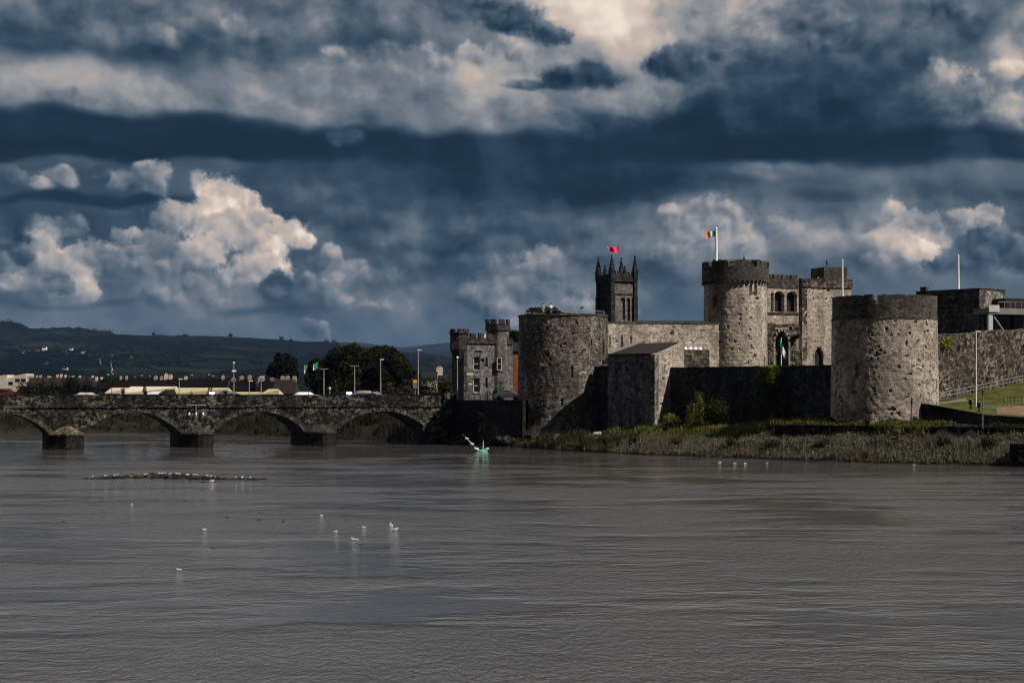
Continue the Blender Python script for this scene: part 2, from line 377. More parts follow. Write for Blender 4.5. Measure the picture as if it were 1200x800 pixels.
M['pinkflag'] = plain('crimson_flag_cloth', (.80, .05, .16), .8, .1)
M['mint'] = plain('mint_green_paint', (.22, .50, .38), .5, .3, 3.)
M['trunk'] = plain('bark', (.035, .028, .022), .95, .3, 2.)
M['red'] = plain('dark_red_paint', (.05, .005, .006), .4, .3)
M['carwhite'] = plain('white_car_paint', (.7, .7, .72), .3, .03, spec=.5)
M['cardark'] = plain('dark_car_paint', (.02, .02, .03), .3, .05, spec=.5)
M['skin'] = plain('skin', (.45, .28, .20), .7, .05)
M['gull'] = plain('white_feathers', (.78, .78, .77), .8, .03)
M['gullwing'] = plain('grey_feathers', (.35, .36, .38), .8, .1)
M['gulldark'] = plain('dark_feathers', (.03, .03, .03), .8, .1)
M['beak'] = plain('beak', (.45, .16, .04), .6, .05)
M['lifebuoy'] = plain('yellow_plastic', (.75, .42, .03), .5, .05)
M['signred'] = plain('red_sign', (.6, .03, .04), .5, .05)
M['doorgreen'] = plain('dark_green_paint', (.015, .05, .04), .5, .1)
M['blue'] = plain('blue_cloth', (.05, .07, .16), .8, .1)
def headlight():
    m, t = mat('headlamp_glow'); out = t.new('ShaderNodeOutputMaterial'); e = t.new('ShaderNodeEmission')
    e.inputs[0].default_value = (.62, .42, 1, 1); e.inputs[1].default_value = 14; t.l.new(e.outputs[0], out.inputs[0]); return m
M['headlight'] = headlight()

def foliage(name, dark, light, hue=None):
    m, t = mat(name)
    g = t.new('ShaderNodeNewGeometry'); rnd = E(t, g.outputs['Random Per Island']); P = E(t, g.outputs['Position'])
    n = t.noise(P, .45, 3, .6)
    f = t.sm(rnd*.55+n*.6, .25, .85, typ='LINEAR')
    c = t.mixc(f, dark, light)
    if hue: c = t.mixc(t.sm(t.noise(P, .12, 2), .5, .62), c, hue)
    out = t.new('ShaderNodeOutputMaterial'); d = t.new('ShaderNodeBsdfDiffuse'); tr = t.new('ShaderNodeBsdfTranslucent')
    t.put(d.inputs[0], c); t.put(tr.inputs[0], c); mx = t.new('ShaderNodeMixShader'); mx.inputs[0].default_value = .25
    t.l.new(d.outputs[0], mx.inputs[1]); t.l.new(tr.outputs[0], mx.inputs[2]); t.l.new(mx.outputs[0], out.inputs[0])
    return m
M['leaf'] = foliage('dark_leaves', (.004, .005, .002), (.026, .026, .010))
M['leaf_far'] = foliage('black_green_leaves', (.005, .006, .004), (.017, .020, .011))
M['bush'] = foliage('bush_leaves', (.010, .011, .005), (.06, .065, .028))
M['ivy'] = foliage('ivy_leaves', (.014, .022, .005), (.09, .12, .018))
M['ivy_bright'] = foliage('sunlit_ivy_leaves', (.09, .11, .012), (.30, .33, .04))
M['reed'] = foliage('grey_green_reeds', (.016, .018, .011), (.21, .205, .14), (.12, .10, .068, 1))
M['reed_far'] = foliage('far_bank_scrub', (.006, .006, .004), (.040, .040, .022), (.038, .026, .013, 1))
M['weed'] = foliage('green_weeds', (.020, .026, .007), (.15, .16, .04))
M['drygrass'] = foliage('yellow_dry_grass', (.08, .07, .02), (.30, .23, .07))

def ground_mat(name, a, b, c2=None, sc=.3):
    m, t = mat(name); P = obco(t)
    n = t.noise(P, sc, 6, .65); n2 = t.noise(P, sc*.15, 3, .6)
    c = t.mixc(t.sm(n, .3, .7), a, b)
    if c2: c = t.mixc(t.sm(n2, .48, .6), c, c2)
    finish(t, c, .95, n, .6, .2, spec=.1); return m
M['mud'] = ground_mat('river_mud', (.010, .009, .007, 1), (.045, .038, .028, 1), sc=.8)
M['land'] = ground_mat('dark_grassland', (.006, .006, .004, 1), (.020, .020, .011, 1), sc=.15)
M['lawn'] = ground_mat('mown_lawn', (.028, .036, .009, 1), (.085, .090, .022, 1), sc=.5)
M['earth'] = ground_mat('sandy_path_earth', (.11, .075, .04, 1), (.20, .145, .085, 1), sc=.8)
M['path'] = ground_mat('grey_path', (.12, .10, .08, 1), (.20, .175, .14, 1), sc=.8)
M['asphalt'] = ground_mat('asphalt', (.04, .04, .04, 1), (.055, .055, .055, 1), sc=1)

def hill_mat(name, wood, f1, f2, hedge):
    m, t = mat(name); P = obco(t)
    q = t.vm('ADD', P, t.vm('MULTIPLY_ADD', t.noise(P, .003, 3, col=True), (160, 160, 0), (-80, -80, 0)))
    q = t.vm('MULTIPLY', q, (1, .55, 0))
    cell = t.sep(t.voro(q, .0062, out='Color')); ed = t.voro(q, .0062, feature='DISTANCE_TO_EDGE')
    c = t.mixc(cell[0], f1, f2)
    c = t.mixc(t.sm(ed, .09, .03), c, hedge)
    woodf = t.sm(t.noise(P, .0016, 5, .6)+(cell[1]-.5)*.25, .45, .52)
    c = t.mixc(woodf, c, wood)
    n = t.noise(P, .03, 4, .7)
    c = t.mixc(t.sm(n, .35, .65, .0, .55), c, wood)
    finish(t, c, 1, n, .8, 6., spec=.0); return m
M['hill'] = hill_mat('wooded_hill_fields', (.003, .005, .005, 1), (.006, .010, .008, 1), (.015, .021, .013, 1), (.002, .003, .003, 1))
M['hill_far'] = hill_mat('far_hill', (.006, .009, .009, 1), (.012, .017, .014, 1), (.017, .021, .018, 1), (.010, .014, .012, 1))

def water_mat():
    m, t = mat('river_water'); P = obco(t)
    x, y, z = t.sep(P)
    pa = t.noise(t.vm('MULTIPLY', P, (.018, .035, 0)), 1, 4, .6)
    pb = t.noise(t.vm('MULTIPLY', P, (.08, .13, 0)), 1, 5, .65)
    ruf = t.sm(pa*.6+pb*.4, .44, .54, .14, 1.)                       # wind-ruffled against slick water
    near_bridge = t.sm(y+x*.45, 145., 200.)                 # slack water under the walls
    ruf = t.mixf(near_bridge, ruf, t.sm(pa*.5+pb*.5, .50, .60, .03, .5))
    q = t.vm('MULTIPLY', P, (1., 1., 0.))
    a = t.noise(t.vm('MULTIPLY', P, (1.5, .95, 0)), 1, 3, .6); b = t.noise(t.vm('MULTIPLY', P, (5.5, 1.5, 0)), 1, 3, .7); c = t.noise(q, .16, 2, .5)
    h = (a*.12+b*.20)*(ruf*.95+.05)+c*.08
    rough = t.mixf(ruf, .05, .12)
    col = t.mixc(t.sm(pb, .35, .65), (.052, .052, .052, 1), (.074, .072, .071, 1))
    p = finish(t, col, rough, h, 1., 1.0, spec=.5)
    p.inputs['IOR'].default_value = 1.33
    return m
M['water'] = water_mat()

# ------------------------------------------------------------------ mesh helpers
rnd = random.Random(7)
class MB:
    def __init__(s): s.v = []; s.f = []; s.uv = []
    def add(s, pts, faces, uvs=None):
        o = len(s.v); s.v += [tuple(p) for p in pts]
        for i, f in enumerate(faces):
            s.f.append([o+k for k in f])
            if uvs is not None: s.uv.append(uvs[i])
            else: s.uv.append(auto_uv([pts[k] for k in f]))
    def poly(s, pts): s.add(pts, [list(range(len(pts)))])
    def hexa(s, b, t):
        """b, t: four bottom and four top corners, counter-clockwise seen from above"""
        s.add(list(b)+list(t), [[3, 2, 1, 0], [4, 5, 6, 7], [0, 1, 5, 4], [1, 2, 6, 5], [2, 3, 7, 6], [3, 0, 4, 7]])
    def box(s, x0, x1, y0, y1, z0, z1):
        s.hexa([(x0, y0, z0), (x1, y0, z0), (x1, y1, z0), (x0, y1, z0)], [(x0, y0, z1), (x1, y0, z1), (x1, y1, z1), (x0, y1, z1)])
    def obox(s, o, d, a0, a1, b0, b1, z0, z1, taper=0):
        """box in a frame: origin o, direction d (a axis), b axis is d turned left"""
        n = (-d[1], d[0])
        def p(a, b, z): return (o[0]+d[0]*a+n[0]*b, o[1]+d[1]*a+n[1]*b, z)
        s.hexa([p(a0, b0, z0), p(a1, b0, z0), p(a1, b1, z0), p(a0, b1, z0)],
               [p(a0+taper, b0+taper, z1), p(a1-taper, b0+taper, z1), p(a1-taper, b1-taper, z1), p(a0+taper, b1-taper, z1)])
    def cyl(s, x, y, z0, z1, r0, r1=None, n=12, cap=True):
        r1 = r0 if r1 is None else r1
        pts = [(x+r0*cos(2*pi*i/n), y+r0*sin(2*pi*i/n), z0) for i in range(n)]+[(x+r1*cos(2*pi*i/n), y+r1*sin(2*pi*i/n), z1) for i in range(n)]
        fs = []; us = []
        for i in range(n):
            j = (i+1) % n; fs.append([i, j, n+j, n+i]); c = 2*pi*max(r0, r1)/n
            us.append([(i*c, z0), (i*c+c, z0), (i*c+c, z1), (i*c, z1)])
        if cap:
            for f in (list(range(n))[::-1], list(range(n, 2*n))): fs.append(f); us.append([(pts[k][0], pts[k][1]) for k in f])
        s.add(pts, fs, us)
    def tube(s, pts, r, n=6):
        pts = [Vector(p) for p in pts]; rr = r if hasattr(r, '__len__') else [r]*len(pts)
        rings = []
        for i, p in enumerate(pts):
            d = (pts[min(i+1, len(pts)-1)]-pts[max(i-1, 0)]).normalized()
            a = d.orthogonal().normalized(); b = d.cross(a)
            rings.append([p+(a*cos(2*pi*k/n)+b*sin(2*pi*k/n))*rr[i] for k in range(n)])
        V = [q for ring in rings for q in ring]; fs = []
        for i in range(len(pts)-1):
            for k in range(n):
                fs.append([i*n+k, i*n+(k+1) % n, (i+1)*n+(k+1) % n, (i+1)*n+k])
        fs.append(list(range(n))[::-1]); fs.append([(len(pts)-1)*n+k for k in range(n)])
        s.add(V, fs)
    def ell(s, c, r, rot=None, n=10, m=6):
        V = [];
        for i in range(m+1):
            th = pi*i/m
            for k in range(n):
                ph = 2*pi*k/n; p = Vector((r[0]*sin(th)*cos(ph), r[1]*sin(th)*sin(ph), r[2]*cos(th)))
                if rot: p.rotate(rot)
                V.append(p+Vector(c))
        fs = [[i*n+k, (i+1)*n+k, (i+1)*n+(k+1) % n, i*n+(k+1) % n] for i in range(m) for k in range(n)]
        s.add(V, fs)
def auto_uv(p):
    a, b, c = Vector(p[0]), Vector(p[1]), Vector(p[2])
    n = (b-a).cross(c-b)
    if n.length < 1e-9 and len(p) > 3: n = (c-b).cross(Vector(p[3])-c)
    if abs(n.z) > .75*max(n.length, 1e-9): return [(q[0], q[1]) for q in p]
    d = Vector((-n.y, n.x, 0)); d = d.normalized() if d.length > 0 else Vector((1, 0, 0))
    return [(q[0]*d.x+q[1]*d.y, q[2]) for q in p]
def root_loc(p):
    v = Vector((0, 0, 0))
    while p: v += p.location; p = p.parent
    return v
def build(name, mb, m, parent=None, smooth=False, origin=None):
    if parent: org = root_loc(parent)
    elif origin is not None: org = Vector(origin)
    else:
        xs, ys, zs = zip(*mb.v); org = Vector(((min(xs)+max(xs))/2, (min(ys)+max(ys))/2, min(zs)))
    me = bpy.data.meshes.new(name)
    me.from_pydata([(x-org.x, y-org.y, z-org.z) for x, y, z in mb.v], [], mb.f)
    ul = me.uv_layers.new(name='UVMap')
    ul.data.foreach_set('uv', [c for f in mb.uv for q in f for c in q[:2]])
    me.materials.append(M[m] if isinstance(m, str) else m)
    if smooth: me.shade_smooth()
    o = bpy.data.objects.new(name, me); col.objects.link(o)
    if parent: o.parent = parent
    else: o.location = org
    return o
def tag(o, label=None, cat=None, group=None, kind=None):
    if label: o['label'] = label
    if cat: o['category'] = cat
    if group: o['group'] = group
    if kind: o['kind'] = kind
    return o
def thing(name, loc, label, cat, group=None):
    o = bpy.data.objects.new(name, None); col.objects.link(o); o.location = loc; o.empty_display_size = .3
    return tag(o, label, cat, group)
def copy_tree(o, parent=None):
    c = o.copy(); col.objects.link(c)
    if parent: c.parent = parent
    for ch in list(o.children): copy_tree(ch, c)
    return c
def wx(px, D): return (px-600)/F*D
def wz(py, D): return EYE+(HY-py)/F*D
def norm2(x, y): l = hypot(x, y); return (x/l, y/l)

def nz(p, s=1., seed=0): return mn.noise(Vector((p[0]*s+seed*13.7, p[1]*s+seed*7.1, p[2]*s+seed*3.3)))
def arch_pit(u, z, w, h, pointed=False):
    """inside test for an arched opening of width w and height h, base at z=0"""
    def f(a, b):
        a = abs(a-u); b = b-z
        if a > w/2 or b < 0: return False
        sp = h-w*(.9 if pointed else .5)
        if b <= sp: return True
        if pointed: return a <= w/2*(1-((b-sp)/(h-sp))**1.6)
        return hypot(a, b-sp) <= w/2
    return f
def rect_pit(u, z, w, h): return lambda a, b: abs(a-u) <= w/2 and z <= b <= z+h
def pocks(n, u0, u1, z0, z1, s=(.15, .45), rn=None):
    out = []
    for i in range(n):
        u, z, a, b = rn.uniform(u0, u1), rn.uniform(z0, z1), rn.uniform(*s)/2, rn.uniform(*s)/2
        out.append((lambda U, Z, u=u, z=z, a=a, b=b: ((U-u)/a)**2+((Z-z)/b)**2 < 1, rn.uniform(.15, .4)))
    return out
def face_grid(fn, U, Z, pits, rough, seed, thick=0, closed=False, top=None, fn_back=None):
    """rugged wall face with real recesses. fn(u, z, depth) -> point (depth goes into the wall)"""
    mb = MB(); nu, nzz = len(U), len(Z)
    from bisect import bisect_left
    dep = [[0.]*nu for _ in range(nzz)]
    for j, z in enumerate(Z):
        for i, u in enumerate(U):
            dep[j][i] = rough*(nz((u, z, 0), 1.7, seed)+.6*nz((u, z, 5), 4.3, seed)+.8*nz((u, z, 9), .35, seed))
    for test, dp in pits:
        for j, z in enumerate(Z):
            for i, u in enumerate(U):
                if test(u, z): dep[j][i] = max(dep[j][i], dp)
    pts = []
    for j, z in enumerate(Z):
        for i, u in enumerate(U):
            zz = z
            if top and j >= nzz-1: zz = z+top(u)
            pts.append(fn(u, zz, dep[j][i]))
    fs = []; us = []
    for j in range(nzz-1):
        for i in range(nu-1 if not closed else nu):
            k = (i+1) % nu; fs.append([j*nu+i, j*nu+k, (j+1)*nu+k, (j+1)*nu+i])
            u0, u1 = U[i], (U[i+1] if i+1 < nu else U[i]+(U[1]-U[0]))
            us.append([(u0, Z[j]), (u1, Z[j]), (u1, Z[j+1]), (u0, Z[j+1])])
    mb.add(pts, fs, us)
    return mb, nu, nzz
def frange(a, b, step):
    n = max(1, round((b-a)/step)); return [a+(b-a)*i/n for i in range(n+1)]
def drum(cx, cy, r0, r1, z0, z1, pits=(), cell=.2, rough=.05, seed=1, top=None, fl=0.):
    """round tower shaft; u is the arc length measured from the camera-facing side, to the right"""
    n = max(12, round(2*pi*r0/cell)); c = 2*pi*r0/n
    U = [-pi*r0+c*i for i in range(n)]; Z = frange(z0, z1, cell)
    def fn(u, z, d):
        k = min(1, max(0, (z-z0)/(z1-z0))); r = r0+(r1-r0)*k+fl*max(0, 1-(z-z0)/2.5)**2-d; a = u/r0
        return (cx+r*sin(a), cy-r*cos(a), z)
    mb, nu, nn = face_grid(fn, U, Z, list(pits), rough, seed, closed=True, top=top)
    o = (nn-1)*nu; mb.f.append([o+i for i in range(nu)]); mb.uv.append([(mb.v[o+i][0], mb.v[o+i][1]) for i in range(nu)])
    return mb
def wallface(p0, p1, z0, z1, thick, pits=(), cell=.25, rough=.05, seed=1, top=None, z1b=None, base=None):
    """wall from p0 to p1; its rugged face is on the right-hand side of p0->p1 (towards the camera when going right)"""
    L = hypot(p1[0]-p0[0], p1[1]-p0[1]); d = ((p1[0]-p0[0])/L, (p1[1]-p0[1])/L); n = (-d[1], d[0])
    U = frange(0, L, cell); Z = frange(z0, z1, cell); z1b = z1 if z1b is None else z1b
    def fn(u, z, dd):
        k = (z-z0)/(z1-z0); h = z1+(z1b-z1)*u/L
        return (p0[0]+d[0]*u+n[0]*dd, p0[1]+d[1]*u+n[1]*dd, z0+k*(h-z0))
    mb, nu, nn = face_grid(fn, U, Z, list(pits), rough, seed, top=top)
    o = (nn-1)*nu
    back = [(p0[0]+d[0]*u+n[0]*thick, p0[1]+d[1]*u+n[1]*thick) for u in (0, L)]
    topv = [mb.v[o+i] for i in range(nu)]
    tb = [(v[0]+n[0]*thick, v[1]+n[1]*thick, v[2]) for v in topv]
    for i in range(nu-1): mb.add([topv[i], topv[i+1], tb[i+1], tb[i]], [[0, 1, 2, 3]])
    mb.add([(back[1][0], back[1][1], z0), (back[0][0], back[0][1], z0), tb[0], tb[-1]], [[0, 1, 2, 3]])
    e0 = [mb.v[j*nu] for j in range(nn)]; e1 = [mb.v[j*nu+nu-1] for j in range(nn)]
    for j in range(nn-1):
        a, b = e0[j], e0[j+1]; A = (back[0][0], back[0][1], a[2]); B = (back[0][0], back[0][1], b[2]); mb.add([A, a, b, B], [[0, 1, 2, 3]])
        a, b = e1[j], e1[j+1]; A = (back[1][0], back[1][1], a[2]); B = (back[1][0], back[1][1], b[2]); mb.add([a, A, B, b], [[0, 1, 2, 3]])
    return mb
def flat_panel(o, d, outline, holes, thick):
    """vertical panel with openings, extruded; outline and holes are (a, z) lists"""
    from mathutils.geometry import tessellate_polygon
    loops = [outline]+holes; n = (-d[1], d[0])
    tri = tessellate_polygon([[Vector((a, z, 0)) for a, z in lp] for lp in loops])
    flat = [q for lp in loops for q in lp]
    def P(q, b): return (o[0]+d[0]*q[0]+n[0]*b, o[1]+d[1]*q[0]+n[1]*b, q[1])
    mb = MB(); V = [P(q, 0) for q in flat]+[P(q, thick) for q in flat]; N = len(flat); fs = []; us = []
    for a, b, c in tri:
        A, B, C = flat[a], flat[b], flat[c]
        if (B[0]-A[0])*(C[1]-A[1])-(B[1]-A[1])*(C[0]-A[0]) < 0: a, b, c = c, b, a
        fs.append([a, b, c]); us.append([flat[a], flat[b], flat[c]])
        fs.append([N+c, N+b, N+a]); us.append([flat[c], flat[b], flat[a]])
    k = 0
    for lp in loops:
        m_ = len(lp); s_ = 0
        for i in range(m_):
            j = (i+1) % m_; l = hypot(lp[j][0]-lp[i][0], lp[j][1]-lp[i][1])
            fs.append([k+i, k+j, N+k+j, N+k+i]); us.append([(s_, 0), (s_+l, 0), (s_+l, thick), (s_, thick)]); s_ += l
        k += m_
    mb.add(V, fs, us); return mb
def parapet_ring(cx, cy, r, z0, z1, th=.7, gaps=(), low=.8, n=72, seed=3):
    """ring parapet with notches; gaps are (angle_deg, width_deg)"""
    mb = MB()
    def h(a):
        for g, w_ in gaps:
            if abs((a-g+180) % 360-180) < w_/2: return z1-low
        return z1+.16*nz((a*.12, seed, 0))+.08*nz((a*.7, seed, 3))
    for i in range(n):
        a0, a1 = -180+360*i/n, -180+360*(i+1)/n; hh = h((a0+a1)/2)
        def p(a, rr, z): return (cx+rr*sin(R(a)), cy-rr*cos(R(a)), z)
        b = [p(a0, r, z0), p(a1, r, z0), p(a1, r-th, z0), p(a0, r-th, z0)]; t = [(x, y, hh) for x, y, z in b]
        c = 2*pi*r/n
        mb.add(b+t, [[4, 5, 6, 7], [0, 1, 5, 4], [2, 3, 7, 6], [1, 2, 6, 5], [3, 0, 4, 7]],
               [[(0, 0), (c, 0), (c, th), (0, th)], [(i*c, z0), (i*c+c, z0), (i*c+c, hh), (i*c, hh)], [(i*c, z0), (i*c+c, z0), (i*c+c, hh), (i*c, hh)], [(0, z0), (th, z0), (th, hh), (0, hh)], [(0, z0), (th, z0), (th, hh), (0, hh)]])
    return mb
def merlons(mb, o, d, a0, a1, b0, b1, z0, z1, mw=.9, gap=.6):
    L = a1-a0; n = max(1, round((L+gap)/(mw+gap))); mw = (L-(n-1)*gap)/n
    for i in range(n):
        s = a0+i*(mw+gap); mb.obox(o, d, s, s+mw, b0, b1, z0, z1+.05*nz((i*3.1, a0, z0)))

# ------------------------------------------------------------------ the setting: river, ground, hills
UU = norm2(.656, -.755); VV = norm2(.755, .656)           # along the river wall (to the right, nearer) / inland
RIVER = [(-125, -10), (-125, 120), (-135, 250), (-150, 345), (-75, 348), (-48, 322), (-32, 300), (-14, 289), (-10, 271), (1.5, 256.5),
         (3, 247), (6, 240), (19.4, 219), (43, 194), (56, 187), (90, 166), (200, 112), (300, -10)]
def seg_d(x, y, a, b):
    dx, dy = b[0]-a[0], b[1]-a[1]; t = max(0, min(1, ((x-a[0])*dx+(y-a[1])*dy)/(dx*dx+dy*dy)))
    return hypot(x-a[0]-t*dx, y-a[1]-t*dy)
def inside(x, y, pg):
    c = False; n = len(pg)
    for i in range(n):
        (x0, y0), (x1, y1) = pg[i], pg[i-1]
        if (y0 > y) != (y1 > y) and x < (x1-x0)*(y-y0)/(y1-y0)+x0: c = not c
    return c
def shore(x, y):
    d = min(seg_d(x, y, RIVER[i], RIVER[i+1]) for i in range(len(RIVER)-1))
    return -d if inside(x, y, RIVER) else d
def ipl(v, pts):
    if v <= pts[0][0]: return pts[0][1]
    for (a, b), (c, d) in zip(pts, pts[1:]):
        if v <= c: return b+(d-b)*(v-a)/(c-a)
    return pts[-1][1]
def ground_z(x, y, d=None):
    d = shore(x, y) if d is None else d
    if d < 0: return max(-2.2, d*.35)
    n = .22*nz((x, y, 0), .35, 2)+.14*nz((x, y, 0), 1.1, 3)
    a = (x-8)*UU[0]+(y-262)*UU[1]                            # metres along the castle front
    if y < 150 or y > 330 or x < 0: return min(4.6, .1+d*.42)+n*min(1, d)
    zc = ipl(d, [(0, .05), (1.5, .5), (4, 1.1), (10, 2.2), (16, 3.7), (20, 4.4)])
    zr = ipl(d, [(0, .05), (1.5, .6), (4, 1.35), (8, 2.7), (8.6, 4.0), (20, 4.4)])
    k = max(0, min(1, (a-44)/6))
    return zc+(zr-zc)*k+n*min(1, d)
def ring_grid(X, Y, fn):
    mb = MB(); nx = len(X); mb.v = [(x, y, fn(x, y)) for y in Y for x in X]
    for j in range(len(Y)-1):
        for i in range(nx-1):
            f = [j*nx+i, j*nx+i+1, (j+1)*nx+i+1, (j+1)*nx+i]; mb.f.append(f); mb.uv.append([mb.v[k][:2] for k in f])
    return mb
X = frange(-420, -110, 10)[:-1]+frange(-110, -34, 3)[:-1]+frange(-34, 84, 1.5)[:-1]+frange(84, 420, 8)
Y = frange(-10, 150, 8)[:-1]+frange(150, 300, 1.5)[:-1]+frange(300, 370, 3)[:-1]+frange(370, 780, 12)
tag(build('ground', ring_grid(X, Y, ground_z), 'land', smooth=True), kind='structure')
g = MB()
def strip(x0, x1, y0, y1): g.poly([(x0, y0, 4.55), (x1, y0, 4.55), (x1, y1, 4.55), (x0, y1, 4.55)])
strip(-14000, 14000, 780, 14000); strip(-14000, -420, -10, 780); strip(420, 14000, -10, 780)
tag(build('distant_ground', g, 'land'), kind='structure')
p = MB(); p.poly([(-130, -10, 0), (300, -10, 0), (300, 130, 0), (130, 175, 0), (70, 215, 0), (30, 290, 0), (-5, 330, 0), (-60, 362, 0), (-170, 362, 0), (-150, 200, 0)])
tag(build('river_water', p, 'water'), kind='structure')
q = MB(); q.box(-300, 300, -120, 4, -2, 6.35)
tag(build('near_pavement', q, 'asphalt'), kind='structure')

RA = [(-400, 372), (0, 379), (22, 382), (40, 387), (60, 389), (95, 388), (118, 392), (200, 393), (270, 393), (330, 397), (380, 402), (430, 406),
      (470, 411), (510, 415), (560, 420), (640, 424), (800, 420), (1200, 414), (1600, 410)]
RB = [(-400, 380), (300, 398), (420, 401), (470, 407), (500, 404), (530, 401), (600, 398), (800, 402), (1600, 398)]
def hill_z(x, D, R_=RA, D1=4500, D0=1300, bump=1.):
    px = 600+F*x/D1; zr = EYE+(HY-ipl(px, R_))/F*D1
    s = max(0, min(1, (D-D0)/(D1-D0))); s = s**1.15
    z = 4+(zr-6)*s
    if D > D1: z = zr-(D-D1)*.12
    lump = (max(0, nz((x, D, 0), 1/46., 5))**.7*14+max(0, nz((x, D, 0), 1/19., 15))*9)*bump*(.25+.75*min(1, max(0, .5+1.6*nz((x, D, 0), 1/420., 8))))
    if px > 135 and D > D1-250: lump *= .35
    return z+16*s*nz((x, D, 0), 1/500., 6)*(1 if D < D1-200 else .3)+lump*min(1, s*4)
def hill_mesh(R_, D0, D1, dx, dy, ext, bump):
    w0 = 900/F*D1*ext; X = frange(-w0, w0*.6, dx); Y = frange(D0, D1+900, dy)
    return ring_grid(X, Y, lambda x, y: hill_z(x, y, R_, D1, D0, bump) if y > D0 else 3.)
tag(build('hills', hill_mesh(RA, 1300, 4500, 12, 26, 1.05, 1.), 'hill', smooth=True), kind='structure')
tag(build('far_hills', hill_mesh(RB, 5500, 8200, 30, 60, 1.2, .8), 'hill_far', smooth=True), kind='structure')
hz = MB(); hz.box(-5200, 5200, -130, 9400, -4, 300)
hm = bpy.data.materials.new('haze_air'); hm.use_nodes = True; ht = NT(hm.node_tree)
ho = ht.new('ShaderNodeOutputMaterial'); pv = ht.new('ShaderNodeVolumePrincipled')
pv.inputs['Color'].default_value = (.28, .50, .95, 1); pv.inputs['Density'].default_value = HAZE; pv.inputs['Anisotropy'].default_value = 0
ht.l.new(pv.outputs[0], ho.inputs['Volume'])
if HAZE > 0: tag(build('haze', hz, hm), kind='stuff')

# ------------------------------------------------------------------ foliage builders
def leaf_quads(mb, c, r, n, s, rn, squash=1., inner=.55):
    """n leaf-sized faces through the shell of an ellipsoid"""
    for i in range(n):
        a = rn.uniform(0, 2*pi); zz = rn.uniform(-1, 1); k = rn.uniform(inner, 1.06); q = sqrt(1-zz*zz)*k
        p = Vector((c[0]+r[0]*q*cos(a), c[1]+r[1]*q*sin(a), c[2]+r[2]*zz*k))
        nrm = Vector((q*cos(a)+rn.gauss(0, .55), q*sin(a)+rn.gauss(0, .55), zz*.8+.35+rn.gauss(0, .5))).normalized()
        t = nrm.orthogonal().normalized(); b = nrm.cross(t); w_ = s*rn.uniform(.55, 1.2); an = rn.uniform(0, pi)
        e1 = (t*cos(an)+b*sin(an))*w_; e2 = (b*cos(an)-t*sin(an))*w_*.6
        o = len(mb.v); mb.v += [tuple(p-e1), tuple(p+e2), tuple(p+e1), tuple(p-e2)]; mb.f.append([o, o+1, o+2, o+3]); mb.uv.append([(0, 0)]*4)
def crown(c, r, n, s, seed, lobes=16):
    rn = random.Random(seed); mb = MB()
    for i in range(lobes):
        a = rn.uniform(0, 2*pi); zz = rn.uniform(-.75, .9); q = sqrt(1-zz*zz)*rn.uniform(.45, .78)
        lc = (c[0]+r[0]*q*cos(a), c[1]+r[1]*q*sin(a), c[2]+r[2]*zz*.72); f = rn.uniform(.24, .44)
        leaf_quads(mb, lc, (r[0]*f, r[1]*f, r[2]*f*rn.uniform(.75, 1.05)), n//lobes, s, rn)
    leaf_quads(mb, c, (r[0]*.62, r[1]*.62, r[2]*.66), n//4, s*1.2, rn, inner=.3)
    return mb
def tree(px, D, ytop, ybot, wpx, label, seed, m='leaf', n=4200, leaf=.42, name='broadleaf_tree', group='trees beyond the bridge', zbase=None):
    x = wx(px, D); zt, zb = wz(ytop, D), wz(ybot, D); r = wpx/2/F*D; gz = ground_z(x, D) if zbase is None else zbase
    root = thing(name, (x, D, gz), label, 'tree', group)
    rz = (zt-zb)/2; build('crown', crown((x, D, zt-rz), (r, r*.9, rz), n, leaf, seed), m, root)
    rn = random.Random(seed+5); t = MB(); h = zb-gz+rz*.8
    t.tube([(x, D, gz-.3), (x+.2, D, gz+h*.35), (x+rn.uniform(-.6, .6), D+.3, gz+h)], [.045*rz+.25, .03*rz+.2, .12], 8)
    for k in range(5):
        a = rn.uniform(0, 2*pi); z0 = gz+h*rn.uniform(.4, .8)
        t.tube([(x+.1, D, z0), (x+r*.35*cos(a), D+r*.35*sin(a), z0+rz*.4), (x+r*.7*cos(a), D+r*.7*sin(a), z0+rz*.8)], [.18, .12, .05], 5)
    build('trunk', t, 'trunk', root)
    return root
def shrub(name, c, r, n, s, seed, label, cat, m='bush', group=None, lobes=7):
    rn = random.Random(seed); mb = MB()
    for i in range(lobes):
        a = rn.uniform(0, 2*pi); q = rn.uniform(0, .6)
        leaf_quads(mb, (c[0]+r[0]*q*cos(a), c[1]+r[1]*q*sin(a), c[2]+r[2]*rn.uniform(.25, .7)), (r[0]*.45, r[1]*.45, r[2]*.4), n//lobes, s, rn, inner=.3)
    z0 = min(v[2] for v in mb.v)
    mb.v = [(x, y, max(z, c[2]-.1)) for x, y, z in mb.v]
    return tag(build(name, mb, m), label, cat, group)
def blades(mb, x, y, z, h, n, rn, w_=.05, lean=.35, spread=.25):
    for k in range(n):
        bx_, by_ = x+rn.gauss(0, spread), y+rn.gauss(0, spread); a = rn.uniform(0, 2*pi); hh = h*rn.uniform(.55, 1.15); l = lean*hh*rn.uniform(.2, 1)
        ux, uy = cos(a)*w_, sin(a)*w_; tx, ty = bx_+rn.uniform(-l, l), by_+rn.uniform(-l, l)
        o = len(mb.v)
        mb.v += [(bx_-ux, by_-uy, z-.1), (bx_+ux, by_+uy, z-.1), ((bx_+tx)/2+ux*1.2, (by_+ty)/2+uy*1.2, z+hh*.6), ((bx_+tx)/2-ux*1.2, (by_+ty)/2-uy*1.2, z+hh*.6), (tx, ty, z+hh)]
        mb.f += [[o, o+1, o+2, o+3], [o+3, o+2, o+4]]; mb.uv += [[(0, 0)]*4, [(0, 0)]*3]
